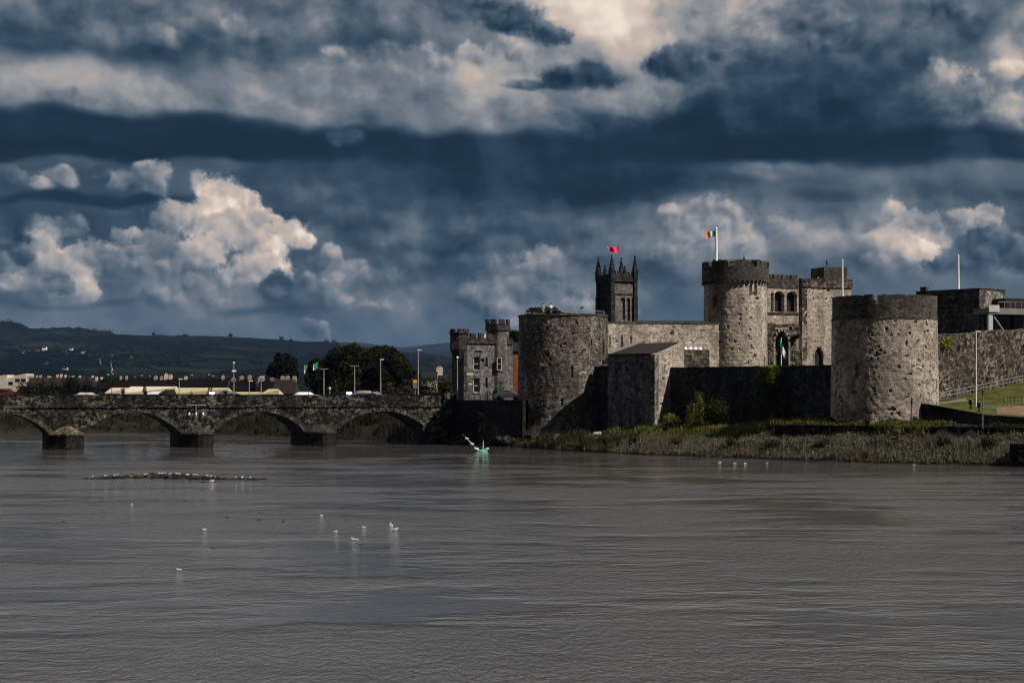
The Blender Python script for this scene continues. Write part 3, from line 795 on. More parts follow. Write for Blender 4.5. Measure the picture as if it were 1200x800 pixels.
def along(pts, t):
    Ls = [hypot(b[0]-a[0], b[1]-a[1]) for a, b in zip(pts, pts[1:])]; T = t*sum(Ls)
    for (a, b), L in zip(zip(pts, pts[1:]), Ls):
        if T <= L: return (a[0]+(b[0]-a[0])*T/L, a[1]+(b[1]-a[1])*T/L, (b[0]-a[0])/L, (b[1]-a[1])/L)
        T -= L
    return (*pts[-1], 1, 0)
def verge(name, pts, side, d0, d1, n, hf, m, label, nb=4, w_=.05, leafy=.5, seed=1, dens=.3, zf=None):
    rn = random.Random(seed); mb = MB()
    for i in range(n):
        x, y, dx, dy = along(pts, rn.random()); d = rn.uniform(d0, d1)
        X_, Y_ = x-dy*side*d, y+dx*side*d
        k = nz((X_, Y_, 0), .28, seed)*.7+nz((X_, Y_, 0), .9, seed)*.5
        if k < -dens+rn.uniform(-.1, .1): continue
        z = ground_z(X_, Y_) if zf is None else zf(X_, Y_)
        h = hf(d)*max(.35, .8+1.3*k)
        if rn.random() < leafy: leaf_quads(mb, (X_, Y_, z+h*.45), (.38, .38, h*.5), 9, .11, rn, inner=.3)
        else: blades(mb, X_, Y_, z, h, nb, rn, w_)
    return tag(build(name, mb, m), label, 'grass' if 'grass' in name else 'vegetation', kind='stuff')

# bank in front of the castle
SH = [(2.5, 249), (3, 247), (6, 240), (19.4, 219), (43, 194), (56, 187), (90, 166)]
verge('reeds', SH[2:], 1, .3, 8.2, 17000, lambda d: ipl(d, [(0, .35), (1.5, .8), (5, 1.0), (8.5, .7)]), 'reed', 'grey green reeds and scrub along the muddy waterline below the castle', 5, .035, .68, 3, .42)
verge('weeds', SH[2:5], 1, 8, 17, 6500, lambda d: .75, 'weed', 'green weeds and nettles growing between reeds and black river wall', 4, .04, .5, 5, .3)
verge('dry_grass', [(20.5, 226), (30, 216)], 1, 5, 9.5, 1500, lambda d: .7, 'drygrass', 'yellow dry grass patch at the foot of the slate roofed block', 5, .03, .1, 6, .6)
verge('terrace_weeds', [(40, 198), (56, 188.5), (90, 167.5)], 1, 9, 10.6, 1800, lambda d: .4, 'bush', 'low dark weeds on the terrace edge above the quay wall', 4, .03, .5, 9, .1)
FB = [(-150, 345), (-75, 348), (-48, 322), (-32, 297), (-17, 288)]
verge('far_bank_scrub', FB, 1, .5, 16, 8500, lambda d: ipl(d, [(0, .8), (6, 1.6), (16, 2.4)]), 'reed_far', 'brown green scrub on the far bank seen through the bridge arches', 4, .08, .75, 11, .2)

verge('quay_scrub', [(-.5, 257), (2.6, 248), (6, 240), (13, 229)], 1, .4, 7.5, 5200, lambda d: 1.25, 'bush', 'dark scrub and ivy at the foot of the darker round tower', 4, .05, .75, 13, .35)
rh = random.Random(21); hw_ = MB()
for i in range(150):                                   # the wood along the hilltop
    px = rh.choice((rh.uniform(-30, 32), rh.uniform(52, 128), rh.uniform(52, 128))); D = 4500-rh.uniform(0, 120); x = wx(px, D); r_ = rh.uniform(5, 11)
    leaf_quads(hw_, (x, D, hill_z(x, D, bump=0)+r_*.5), (r_*1.1, r_, r_*.9), 60, 3.2, rh, inner=.3)
for px, r_ in ((270, 6), (330, 7), (341, 4), (383, 7), (391, 8), (395, 6), (216, 4), (180, 5)):
    D = 4480; x = wx(px, D); leaf_quads(hw_, (x, D, hill_z(x, D, bump=0)+r_*.8), (r_, r_, r_), 60, 3, rh, inner=.3)
tag(build('hilltop_wood', hw_, 'leaf_far'), 'dark wood along the crest of the left hill', 'wood', kind='stuff')
hd = MB()
for i in range(150):                                   # hedges between the fields
    x, y = rh.uniform(-1500, 250), rh.uniform(1450, 4300); a = rh.choice((.05, .12, 1.4, 1.7, -.1))+rh.uniform(-.15, .15); n_ = rh.randint(6, 22)
    for k in range(n_):
        xx, yy = x+cos(a)*k*13, y+sin(a)*k*13; r_ = rh.uniform(3, 6.5)
        leaf_quads(hd, (xx, yy, hill_z(xx, yy, bump=0)+r_*.6), (r_*1.3, r_*1.3, r_), 26, 2.3, rh, inner=.2)
tag(build('hedgerows', hd, 'leaf_far'), 'dark hedgerows dividing the fields on the hillside', 'hedges', kind='stuff')

# ------------------------------------------------------------------ right of the castle: terrace, lawn, walls, people
lo = [(50.2, 212.2, 6.9), (52, 209.7, 6.75), (55, 207.8, 6.1), (58.3, 206, 5.45), (62, 204, 5.2), (75, 198, 5.2), (130, 172, 5.2)]
up = [(51.6, 219.5, 7.0), (54, 221.4, 7.05), (57, 224, 7.2), (64, 230.1, 8.4), (72.4, 237.4, 9.8), (86, 249.2, 10.6), (142, 298, 11)]
def sheet(us, vs, dz=0.):
    mb = MB(); n = len(vs)
    def P(u, v):
        i = min(len(lo)-2, int(u)); f = u-i
        a = [lo[i][k]+(lo[i+1][k]-lo[i][k])*f for k in range(3)]; b = [up[i][k]+(up[i+1][k]-up[i][k])*f for k in range(3)]
        q = [a[k]+(b[k]-a[k])*v for k in range(3)]; return (q[0], q[1], q[2]+.12*nz((q[0], q[1], 0), .5, 4)*v*(1-v)*4+dz)
    mb.v = [P(u, v) for u in us for v in vs]
    for i in range(len(us)-1):
        for j in range(n-1):
            f = [i*n+j, (i+1)*n+j, (i+1)*n+j+1, i*n+j+1]; mb.f.append(f); mb.uv.append([mb.v[k][:2] for k in f])
    return mb
tag(build('lawn', sheet(frange(0, 6, .125), frange(0, 1, .05)), 'lawn', smooth=True), kind='structure')
tag(build('bare_earth', sheet(frange(3.3, 6, .125), frange(.05, .30, .05), .03), 'earth', smooth=True), kind='structure')
tag(build('footpath', sheet(frange(.5, 2.6, .125), frange(.62, .80, .05), .03), 'path', smooth=True), kind='structure')
def grassf(x, y):
    best = min(((x-(lo[i][0]+lo[i+1][0])/2)**2, i) for i in range(6))[1]
    a, b = lo[best], up[best+0]; L = hypot(b[0]-a[0], b[1]-a[1]); t = ((x-a[0])*(b[0]-a[0])+(y-a[1])*(b[1]-a[1]))/L/L
    return a[2]+(b[2]-a[2])*max(0, min(1, t))
ramp = MB()
for (a, b) in zip(lo, lo[1:]):
    d = norm2(b[0]-a[0], b[1]-a[1]); n = (-d[1], d[0]); L = hypot(b[0]-a[0], b[1]-a[1]); ns = max(1, int(L/.5))
    for i in range(ns):
        def at(t): return [a[k]+(b[k]-a[k])*t for k in range(3)]
        A, B = at(i/ns), at((i+1)/ns)
        def c(q, o): return (q[0]+n[0]*o, q[1]+n[1]*o)
        pr = [c(A, -.45), c(B, -.45), c(B, 0), c(A, 0)]
        ramp.hexa([(*pr[0], 3.6), (*pr[1], 3.6), (*pr[2], 3.6), (*pr[3], 3.6)], [(*pr[0], A[2]+.06), (*pr[1], B[2]+.06), (*pr[2], B[2]+.06), (*pr[3], A[2]+.06)])
tag(build('retaining_wall', ramp, 'quay'), 'black sloping retaining wall under the lawn beside the round tower', 'wall')
# quay wall between reeds and terrace
qp = [(33.5, 214.5), (49.3, 200.6), (62, 193.2), (96, 172.2), (150, 145)]
qw = MB()
for i, (a, b) in enumerate(zip(qp, qp[1:])):
    f = wallface(a, b, 1.2, 4.15, .7, cell=.4, rough=.10, seed=20+i, top=lambda u: .10*nz((u, 0, 0), .8, 3))
    o = len(qw.v); qw.v += f.v; qw.f += [[o+k for k in q] for q in f.f]; qw.uv += f.uv
tag(build('river_terrace_wall', qw, 'quay'), 'long black quay wall between the reeds and the grass terrace', 'wall')
def railing(name, pts, h, gap, label, r=.025, rails=2, m='steel', mid=0):
    root = thing(name, pts[0], label, 'railing')
    rb = MB()
    for k in range(rails): rb.tube([(x, y, z+h*(k+1)/rails) for x, y, z in pts], r, 5)
    build('rail', rb, m, root)
    L = 0
    for a, b in zip(pts, pts[1:]):
        l = hypot(b[0]-a[0], b[1]-a[1]); n = max(1, round(l/gap))
        for i in range(n):
            q = [a[k]+(b[k]-a[k])*i/n for k in range(3)]; pm = MB(); pm.tube([(q[0], q[1], q[2]-.1), (q[0], q[1], q[2]+h)], r*1.3, 5); build('post', pm, m, root)
    return root
tz = lambda x, y, z: (x+VV[0]*.35, y+VV[1]*.35, z)
railing('terrace_railing', [tz(44.5, 205, 4.15), tz(49.3, 200.6, 4.15), tz(62, 193.2, 4.15), tz(74, 185.8, 4.15)], 1.15, 2.0, 'thin dark railing along the top of the black quay wall', .016, 3, 'black')
railing('lawn_railing', [(55, 221.6, 7.1), (57.4, 223.2, 7.25), (64.4, 229.4, 8.4), (72.8, 236.6, 9.8), (82, 244.6, 10.4)], 1.0, 1.5, 'pale railing climbing the lawn at the foot of the brown curtain wall', .03, 2)
railing('lawn_fence', [(62.5, 213.5, 6.7), (68, 212, 6.8), (76, 209, 7.0)], .95, .45, 'black iron fence standing in the lawn above the bare earth', .02, 2, 'black')
def lamp_post(px, D, ytop, zb, label, m='steel', r=.075, head='side', name='lamp_post', group='lamp posts'):
    x = wx(px, D); zt = wz(ytop, D); root = thing(name, (x, D, zb), label, 'lamp post', group)
    pm = MB(); pm.cyl(x, D, zb, zt, r*1.3, r*.8, 8); build('post', pm, m, root)
    hm_ = MB()
    if head == 'side': hm_.obox((x, D), (1, 0), -.1, .55, -.1, .1, zt-.08, zt+.06)
    elif head == 'two': hm_.obox((x, D), (1, 0), -.7, .7, -.07, .07, zt-.05, zt+.05)
    else: hm_.ell((x, D, zt+.15), (.2, .2, .2))
    build('lamp_head', hm_, 'white' if head != 'two' else m, root)
    return root
lamp_post(1144, 214, 388, 6.4, 'tall white lamp post on the lawn before the brown wall', 'white', .065)
def banded(px, D, y0, zb, label):
    x = wx(px, D); zt = wz(y0, D); root = thing('beacon_post', (x, D, zb), label, 'post', 'white posts along the terrace railing')
    a = MB(); a.cyl(x, D, zb, zt-.9, .08, .08, 10); build('shaft', a, 'lead', root)
    b = MB(); b.cyl(x, D, zt-.9, zt-.5, .09, .09, 10); b.cyl(x, D, zt-.5, zt-.38, .15, .15, 10); b.cyl(x, D, zt-.38, zt-.15, .08, .08, 10); b.cyl(x, D, zt-.15, zt, .14, .05, 10); build('lamp', b, 'black', root)
banded(1068.5, 204, 466, 4.1, 'shorter white post with black lamp before the big round tower')
banded(1151.5, 197, 454, 4.0, 'white post with black lamp in front of the two walkers')

def person(x, y, z, yaw, label, top='blue', legs='black', step=.3, h=1.72, group=None):
    root = thing('person', (x, y, z), label, 'person', group); c_, s_ = cos(yaw), sin(yaw); k = h/1.72
    def skin(name, pts, edges, rad, m, root_i=0):
        me = bpy.data.meshes.new(name); me.from_pydata([((a*c_-b*s_)*k, (a*s_+b*c_)*k, cc*k) for a, b, cc in pts], edges, [])
        o = bpy.data.objects.new(name, me); col.objects.link(o); o.parent = root
        md = o.modifiers.new('skin', 'SKIN'); sv = me.skin_vertices[0] if len(me.skin_vertices) else None
        if sv is None: return o
        for i, r in enumerate(rad): sv.data[i].radius = (r*k, r*k); sv.data[i].use_root = (i == root_i)
        ss = o.modifiers.new('smooth', 'SUBSURF'); ss.levels = ss.render_levels = 1
        me.materials.append(M[m]); return o
    def skinned(name, pts, edges, rad, m):
        mb = MB()
        for a, b in edges:
            def T(q): return (x+(q[0]*c_-q[1]*s_)*k, y+(q[0]*s_+q[1]*c_)*k, z+q[2]*k)
            mb.tube([T(pts[a]), T(pts[b])], [rad[a]*k, rad[b]*k], 8)
        return build(name, mb, m, root, smooth=True)
    # x axis = walking direction, y = sideways
    P_ = [(0, 0, .93), (0, 0, 1.12), (0, 0, 1.40), (.02, 0, 1.50), (.03, 0, 1.60), (.03, 0, 1.70), (0, .09, .88), (step*.55, .10, .48), (step*.9, .10, .08), (step*.9+.16, .10, .04),
          (0, -.09, .88), (-step*.1, -.10, .48), (-step*.8, -.10, .12), (-step*.8+.15, -.10, .05), (0, .19, 1.38), (-.06, .23, 1.12), (.05, .24, .88), (.08, .24, .80), (0, -.19, 1.38), (.06, -.23, 1.12), (.18, -.23, .90), (.22, -.23, .83)]
    E_ = [(0, 1), (1, 2), (2, 3), (3, 4), (4, 5), (0, 6), (6, 7), (7, 8), (8, 9), (0, 10), (10, 11), (11, 12), (12, 13), (2, 14), (14, 15), (15, 16), (16, 17), (2, 18), (18, 19), (19, 20), (20, 21)]
    Rr = [.13, .12, .13, .05, .095, .07, .09, .06, .04, .035, .09, .06, .04, .035, .055, .042, .03, .03, .055, .042, .03, .03]
    body = skin('body', P_, E_, Rr, 'skin')
    j = [0, 1, 2, 14, 15, 16, 18, 19, 20]; ix = {a: b for b, a in enumerate(j)}
    skin('jacket', [P_[a] for a in j], [(ix[a], ix[b]) for a, b in [(0, 1), (1, 2), (2, 14), (14, 15), (15, 16), (2, 18), (18, 19), (19, 20)]], [Rr[a]+.03 for a in j], top)
    j = [0, 6, 7, 8, 10, 11, 12]; ix = {a: b for b, a in enumerate(j)}
    skin('trousers', [P_[a] for a in j], [(ix[a], ix[b]) for a, b in [(0, 6), (6, 7), (7, 8), (0, 10), (10, 11), (11, 12)]], [Rr[a]+.022 for a in j], legs)
    hm_ = MB(); T = lambda q: (x+(q[0]*c_-q[1]*s_)*k, y+(q[0]*s_+q[1]*c_)*k, z+q[2]*k)
    hm_.ell(T((.0, 0, 1.655)), (.105*k, .105*k, .10*k)); build('hair', hm_, 'trunk', root, smooth=True)
    return root
def lawn_z(x, y):
    best = 0
    for i in range(6):
        for s in range(11):
            for v in range(11):
                u = s/10; a = [lo[i][k]+(lo[i+1][k]-lo[i][k])*u for k in range(3)]; b = [up[i][k]+(up[i+1][k]-up[i][k])*u for k in range(3)]
                q = [a[k]+(b[k]-a[k])*v/10 for k in range(3)]; d = hypot(q[0]-x, q[1]-y)
                if not best or d < best[0]: best = (d, q[2])
    return best[1]
for px, D, yaw, tp, lb in ((1137, 208.5, .3, 'red', 'walker in dark red top with pale bag on the lawn path'), (1147, 207.5, .4, 'blue', 'walker in dark clothes behind the white post')):
    x = wx(px, D); z = lawn_z(x, D); pr = person(x, D, z, yaw, lb, tp, 'black', .32)
    if px == 1137:
        bg = MB(); bg.ell((x+.18, D-.22, z+1.12), (.14, .1, .24)); build('shoulder_bag', bg, 'lead', pr, smooth=True)
# dark stone pier at the right edge
pm = wallface((wx(1183, 186), 186), (wx(1183, 186)+9, 181), -1, 2.55, 5, cell=.3, rough=.12, seed=31)
tag(build('stone_pier', pm, 'quay'), 'black stone pier jutting into the river beyond the reeds', 'pier')
# foreshore rocks under the round north tower and beside the slip
for i in range(46):
    rn = random.Random(200+i); t = rn.random(); x, y, dx, dy = along([(-9.5, 270), (1.5, 256.0), (3.5, 249), (7.5, 240.5)], t)
    off = rn.uniform(-.5, 3.2)*(1 if t > .35 else .5); X_, Y_ = x-dy*off*-1*.2+VV[0]*off*.8, y+VV[1]*off*.8
    if t < .5: X_, Y_ = x-VV[0]*rn.uniform(.1, 1.2), y-VV[1]*rn.uniform(.1, 1.2)
    mb = MB(); s = rn.uniform(.35, 1.1); mb.ell((X_, Y_, rn.uniform(-.1, .35)+max(0, off*.35)), (s, s*.9, s*rn.uniform(.5, .9)), n=9, m=6)
    mb.v = [(a+.28*s*nz((a, b, c), 1.3, i), b+.28*s*nz((a, b, c), 1.3, i+50), c+.25*s*nz((a, b, c), 1.6, i+90)) for a, b, c in mb.v]
    tag(build('foreshore_rock', mb, 'rock'), 'dark wet boulder at the foot of the quay and round tower', 'rock', 'boulders on the foreshore')

# ------------------------------------------------------------------ the castle
rp = random.Random(4)
RT = (47.9, 216.0); LT = (8.0, 262.0); RR = 6.72; LR = 6.95
# big round tower by the lawn
t = thing('round_tower', (RT[0], RT[1], 3.2), 'broad sunlit round tower beside the lawn, nearest the river', 'tower', 'castle towers')
pt = pocks(150, -9.5, 11, 4.5, 17.2, (.16, .5), rp)+[(rect_pit(-5.1, 10.2, .28, 1.5), .9), (rect_pit(7.2, 8.6, .35, 1.2), .8), (rect_pit(-.6, 6.0, .9, .3), .4)]
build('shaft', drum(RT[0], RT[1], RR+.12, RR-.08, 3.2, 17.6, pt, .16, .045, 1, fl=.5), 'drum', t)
build('parapet', parapet_ring(RT[0], RT[1], RR-.12, 17.6, 20.45, 1.0, [(-24, 5.5), (40, 4), (120, 6), (-110, 6), (-170, 6)], 1.3), 'parapet', t)
cr = MB()
for i in range(90):
    a = 2*pi*i/90; cr.obox((RT[0]+(RR-.02)*sin(a), RT[1]-(RR-.02)*cos(a)), (cos(a), sin(a)), -.24, .24, -.0, .3, 17.42+.05*nz((i, 0, 0)), 17.68)
build('string_course', cr, 'parapet', t)
fl_ = MB(); fl_.cyl(RT[0], RT[1], 17.4, 17.7, RR-1.1, n=40); build('roof_deck', fl_, 'lead', t)
# western tower by the quay
t = thing('round_tower', (LT[0], LT[1], 3.0), 'darker round tower rising from the quay, with people on its flat top', 'tower', 'castle towers')
pt = pocks(60, -9.5, 11, 5.5, 19.2, (.18, .5), rp)+[(rect_pit(1.2, 10.6, .26, 1.8), .9), (rect_pit(7.6, 14.0, .5, 2.2), .8), (rect_pit(-.4, 6.4, .25, .9), .6), (rect_pit(4.6, 15.5, .25, .9), .5)]
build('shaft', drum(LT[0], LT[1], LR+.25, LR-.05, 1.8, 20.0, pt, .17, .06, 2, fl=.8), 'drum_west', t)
cp = MB(); cp.cyl(LT[0], LT[1], 20.0, 20.28, LR+.08, n=64); build('coping', cp, 'parapet', t)
lr = MB()
for i in range(40):
    a = 2*pi*i/40; lr.tube([(LT[0]+(LR-.5)*sin(a), LT[1]-(LR-.5)*cos(a), 20.25), (LT[0]+(LR-.5)*sin(a), LT[1]-(LR-.5)*cos(a), 20.85)], .03, 4)
lr.tube([(LT[0]+(LR-.5)*sin(2*pi*i/40), LT[1]-(LR-.5)*cos(2*pi*i/40), 20.85) for i in range(41)], .035, 4)
build('railing', lr, 'steel', t)
person(LT[0]-3.2, LT[1]-3.0, 20.28, 1.2, 'visitor in pale pink top standing on the darker round tower', 'pink', 'cream', .1)
person(LT[0]-2.0, LT[1]-3.6, 20.28, 2.2, 'visitor in white top leaning at the edge of the darker round tower', 'white', 'blue', .1)
# river wall
def La(a, off=0.): return (LT[0]+UU[0]*a+VV[0]*off, LT[1]+UU[1]*a+VV[1]*off)
wr = random.Random(9)
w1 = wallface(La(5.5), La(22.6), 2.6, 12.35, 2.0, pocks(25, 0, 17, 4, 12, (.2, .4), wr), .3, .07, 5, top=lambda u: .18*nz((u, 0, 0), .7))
tag(build('curtain_wall', w1, 'river'), 'short shadowed length of river wall between round tower and roofed block', 'wall', 'castle curtain walls')
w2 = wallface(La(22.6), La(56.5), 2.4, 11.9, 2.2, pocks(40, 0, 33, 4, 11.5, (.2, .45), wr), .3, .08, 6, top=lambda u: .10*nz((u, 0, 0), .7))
tag(build('curtain_wall', w2, 'river'), 'long black river wall between the roofed block and the sunlit round tower', 'wall', 'castle curtain walls')
# roofed block on the river wall
c1 = La(23.0, -3.3); c0 = (c1[0]-UU[0]*9.7, c1[1]-UU[1]*9.7)
t = thing('gabled_block', (c0[0], c0[1], 3.0), 'grey gabled block with brown slate roof projecting from the river wall', 'building')
fr = wallface(c0, c1, 2.2, 13.75, .8, pocks(30, 0, 9.7, 4, 13, (.2, .5), wr)+[(rect_pit(2.6, 11.6, .8, 1.2), .6), (rect_pit(6.9, 11.6, .5, .9), .6)], .18, .05, 7, top=lambda u: .05*nz((u, 1, 0), .9))
build('river_front', fr, 'block', t)
Dp = 6.2
sd = wallface(c1, (c1[0]+VV[0]*Dp, c1[1]+VV[1]*Dp), 2.4, 13.6, .8, pocks(24, .2, 3.2, 4, 13, (.2, .5), wr), .16, .07, 8, z1b=15.7)
build('gable_wall', sd, 'gate', t)  # sunlight put into the colour: paler stone than the river front
sd2 = wallface((c0[0]+VV[0]*Dp, c0[1]+VV[1]*Dp), c0, 2.4, 15.6, .8, (), .3, .05, 9, z1b=13.7); build('gable_wall', sd2, 'block', t)
rf = MB()
def rpnt(a, b, z): return (c0[0]+UU[0]*a+VV[0]*b, c0[1]+UU[1]*a+VV[1]*b, z)
rf.hexa([rpnt(.55, -.25, 13.72), rpnt(9.0, -.25, 13.72), rpnt(9.0, Dp, 15.45), rpnt(.55, Dp, 15.45)], [rpnt(.55, -.25, 13.95), rpnt(9.0, -.25, 13.95), rpnt(9.0, Dp, 15.7), rpnt(.55, Dp, 15.7)])
build('roof', rf, 'slate_brown', t)
cpg = MB(); cpg.hexa([rpnt(0, -.1, 13.78), rpnt(.5, -.1, 13.78), rpnt(.5, Dp, 15.7), rpnt(0, Dp, 15.7)], [rpnt(0, -.1, 14.08), rpnt(.5, -.1, 14.08), rpnt(.5, Dp, 15.98), rpnt(0, Dp, 15.98)]); build('coping', cpg, 'lead', t)
# narrow buttress lit by the sun
b = MB(); q = La(11.2, -.9); b.obox(q, UU, 0, 1.1, 0, 1.1, 2.4, 8.2)
tag(build('buttress', b, 'gate'), 'small pale buttress on the shadowed wall beside the darker round tower', 'buttress')
ld = MB(); q = La(9.0, -.35); ld.obox(q, UU, 0, 4.2, 0, .5, 12.5, 13.2); ld.obox(q, UU, .8, 3.6, 0, .5, 13.2, 13.6)
tag(build('broken_masonry', ld, 'upper'), 'broken pale masonry ledge on top of the shadowed river wall', 'masonry')
# inner north curtain
n0 = (LT[0]+VV[0]*5.6, LT[1]+VV[1]*5.6); n1 = (LT[0]+VV[0]*40, LT[1]+VV[1]*40)
ptn = pocks(55, 0, 34, 13, 18.8, (.15, .45), wr)+[(rect_pit(u, 15.5, .3, 1.9), .5) for u in (4.5, 7.2, 9.3)]+[(rect_pit(19, 17.2, .5, .9), .5)]
nw = wallface(n0, n1, 4.2, 19.35, 1.6, ptn, .24, .06, 10, z1b=20.1, top=lambda u: .06*nz((u, 2, 0), .8))
t = thing('curtain_wall', (n0[0], n0[1], 4.2), 'sunlit inner wall running from the darker round tower to the gatehouse', 'wall', 'castle curtain walls')
build('masonry', nw, 'upper', t)
cc = MB(); L_ = 34.4; cc.hexa([(n0[0]-VV[1]*-.1, n0[1]-VV[0]*.1, 19.3), (n1[0]+.1, n1[1]-.1, 20.05), (n1[0]-UU[0]*1.8, n1[1]-UU[1]*1.8, 20.05), (n0[0]-UU[0]*1.8, n0[1]-UU[1]*1.8, 19.3)],
     [(n0[0]-VV[1]*-.1, n0[1]-VV[0]*.1, 19.55), (n1[0]+.1, n1[1]-.1, 20.3), (n1[0]-UU[0]*1.8, n1[1]-UU[1]*1.8, 20.3), (n0[0]-UU[0]*1.8, n0[1]-UU[1]*1.8, 19.55)])
build('coping', cc, 'parapet', t)
# low courtyard lean-to with a row of white vents
q = (wx(793, 262), 262.); d = norm2(.95, .31)
t = thing('courtyard_shed', (q[0], q[1], 5), 'low stone shed with four small white vents behind the black river wall', 'shed')
b = MB(); b.obox(q, d, 1.0, 5.6, 0, 3, 5, 15.0); build('wall', b, 'south', t)
b = MB(); b.obox(q, d, 0, .97, .1, 2.6, 5, 15.4); build('boarding', b, 'brick', t)
for i in range(4):
    b = MB(); b.obox(q, d, 1.35+i*.85, 1.9+i*.85, .1, 1.1, 15.0, 15.45, .12); build('roof_vent', b, 'white', t)

# gatehouse
DV = norm2(.94, .34)
GC = (38.6, 290.0); GR = 5.45
t = thing('gatehouse_tower', (GC[0], GC[1], 4.5), 'tall round gatehouse tower with overhanging dark parapet below the tricolour', 'tower', 'castle towers')
ptg = pocks(70, -7, 8, 13, 26, (.15, .5), wr)+[(rect_pit(2.0, 24.6, .45, 1.8), .6), (rect_pit(3.0, 24.6, .45, 1.8), .6), (rect_pit(-4.6, 23.0, .9, 1.6), .7), (rect_pit(-5, 19, .7, 1.2), .5)]
build('shaft', drum(GC[0], GC[1], GR+.05, GR-.05, 4.5, 27.4, ptg, .2, .06, 11), 'gate', t)
build('parapet', parapet_ring(GC[0], GC[1], GR+.32, 27.3, 30.7, .9, [(-15, 13), (25, 13), (65, 13), (105, 13), (145, 13), (-175, 13), (-135, 13), (-95, 13), (-55, 10)], 1.0, 90), 'parapet', t)
cb = MB()
for i in range(44):
    a = 2*pi*i/44; cb.obox((GC[0]+(GR-.1)*sin(a), GC[1]-(GR-.1)*cos(a)), (cos(a), sin(a)), -.2, .2, -.5, .3, 26.9, 27.35)
build('corbel_table', cb, 'parapet', t)
dk = MB(); dk.cyl(GC[0], GC[1], 27.0, 29.6, GR-.8, n=40); build('roof_deck', dk, 'parapet', t)
tp = MB(); tp.obox((GC[0]-3.9, GC[1]-1.5), (1, 0), 0, 1.3, 0, 2, 29.6, 31.2); tp.obox((GC[0]-2.2, GC[1]-1.5), (1, 0), 0, 4.3, 0, 2, 29.6, 30.9); tp.obox((GC[0]+2.6, GC[1]-1.5), (1, 0), 0, 1.6, 0, 2, 29.6, 31.0)
tp.obox((GC[0]-2.2, GC[1]-1.7), (1, 0), 0, 6.2, 0, .2, 31.05, 31.15)
build('roof_turret', tp, 'parapet', t)
person(GC[0]+1.3, GC[1]-1.1, 30.3, 0, 'tiny visitor on top of the tall round gatehouse tower', 'black', 'black', .1, 1.65)
# recess between the towers
r0 = (44.2, 293.0); r1 = (r0[0]+DV[0]*6.6, r0[1]+DV[1]*6.6)
t = thing('gatehouse', (r0[0], r0[1], 4.5), 'recessed gatehouse front with two dark arches high between its towers', 'building')
arc = [(arch_pit(1.35, 22.4, .5, 3.3), 1.6), (arch_pit(2.75, 22.4, 1.9, 3.6), 1.6), (arch_pit(5.25, 22.4, 2.0, 3.6), 1.6)]
build('wall', wallface(r0, r1, 4.5, 26.6, 2.0, arc+pocks(14, 0, 6, 15, 22, (.15, .4), wr), .15, .05, 12), 'gate', t)
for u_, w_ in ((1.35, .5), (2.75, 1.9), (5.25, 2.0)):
    b = MB(); b.obox(r0, DV, u_-w_/2, u_+w_/2, .95, 1.05, 22.45, 25.95); build('arch_shade_panel', b, 'black', t)  # added dark panel standing in for the shade inside the arch
b = MB(); b.obox(r0, DV, -.1, 6.6, -.18, .3, 22.05, 22.35); b.obox(r0, DV, .6, 4.8, -.25, .2, 17.1, 17.4); build('string_course', b, 'parapet', t)
b = MB(); b.obox(r0, DV, -.2, 6.6, -.12, .6, 26.6, 28.2); merlons(b, r0, DV, -.2, 6.4, -.12, .6, 28.2, 28.95, 1.5, .45); build('parapet', b, 'parapet', t)
b = MB(); b.obox(r0, DV, -.2, 6.6, .62, 9, 26.0, 27.2); build('roof_deck', b, 'lead', t)
# broken porch in front with its arch
g0 = (r0[0]+.2, r0[1]-2.2); pw = 7.6
t = thing('ruined_porch', (g0[0], g0[1], 4.5), 'ruined rubble porch with a pointed doorway and a ragged hole beside it', 'ruin')
holes = [(arch_pit(2.6, 5, 2.5, 14.2, True), 1.6), (lambda u, z: ((u-5.4)/1.25)**2+((z-16.9)/1.35)**2 < 1+.5*nz((u, z, 0), 1.5), 1.3)]
build('wall', wallface(g0, (g0[0]+DV[0]*pw*.82, g0[1]+DV[1]*pw*.82), 4.5, 20.2, 2.0, holes+pocks(20, 0, 6, 13, 20, (.2, .6), wr), .14, .14, 13, top=lambda u: .35*nz((u, 0, 0), .7)), 'south', t)
b = MB()
for k in range(9):
    a = pi*k/8; b.obox((g0[0]+DV[0]*(2.6+1.45*cos(a)), g0[1]+DV[1]*(2.6+1.45*cos(a))), DV, -.17, .17, -.1, .2, 16.9+2.3*sin(a)-.2, 16.9+2.3*sin(a)+.2)
b.obox(g0, DV, .95, 1.3, -.1, .2, 8, 17.0); b.obox(g0, DV, 3.9, 4.25, -.1, .2, 8, 17.0); b.obox(g0, DV, 1.2, 4.0, -.1, .2, 19.25, 19.6)
build('door_surround', b, 'dressed', t)
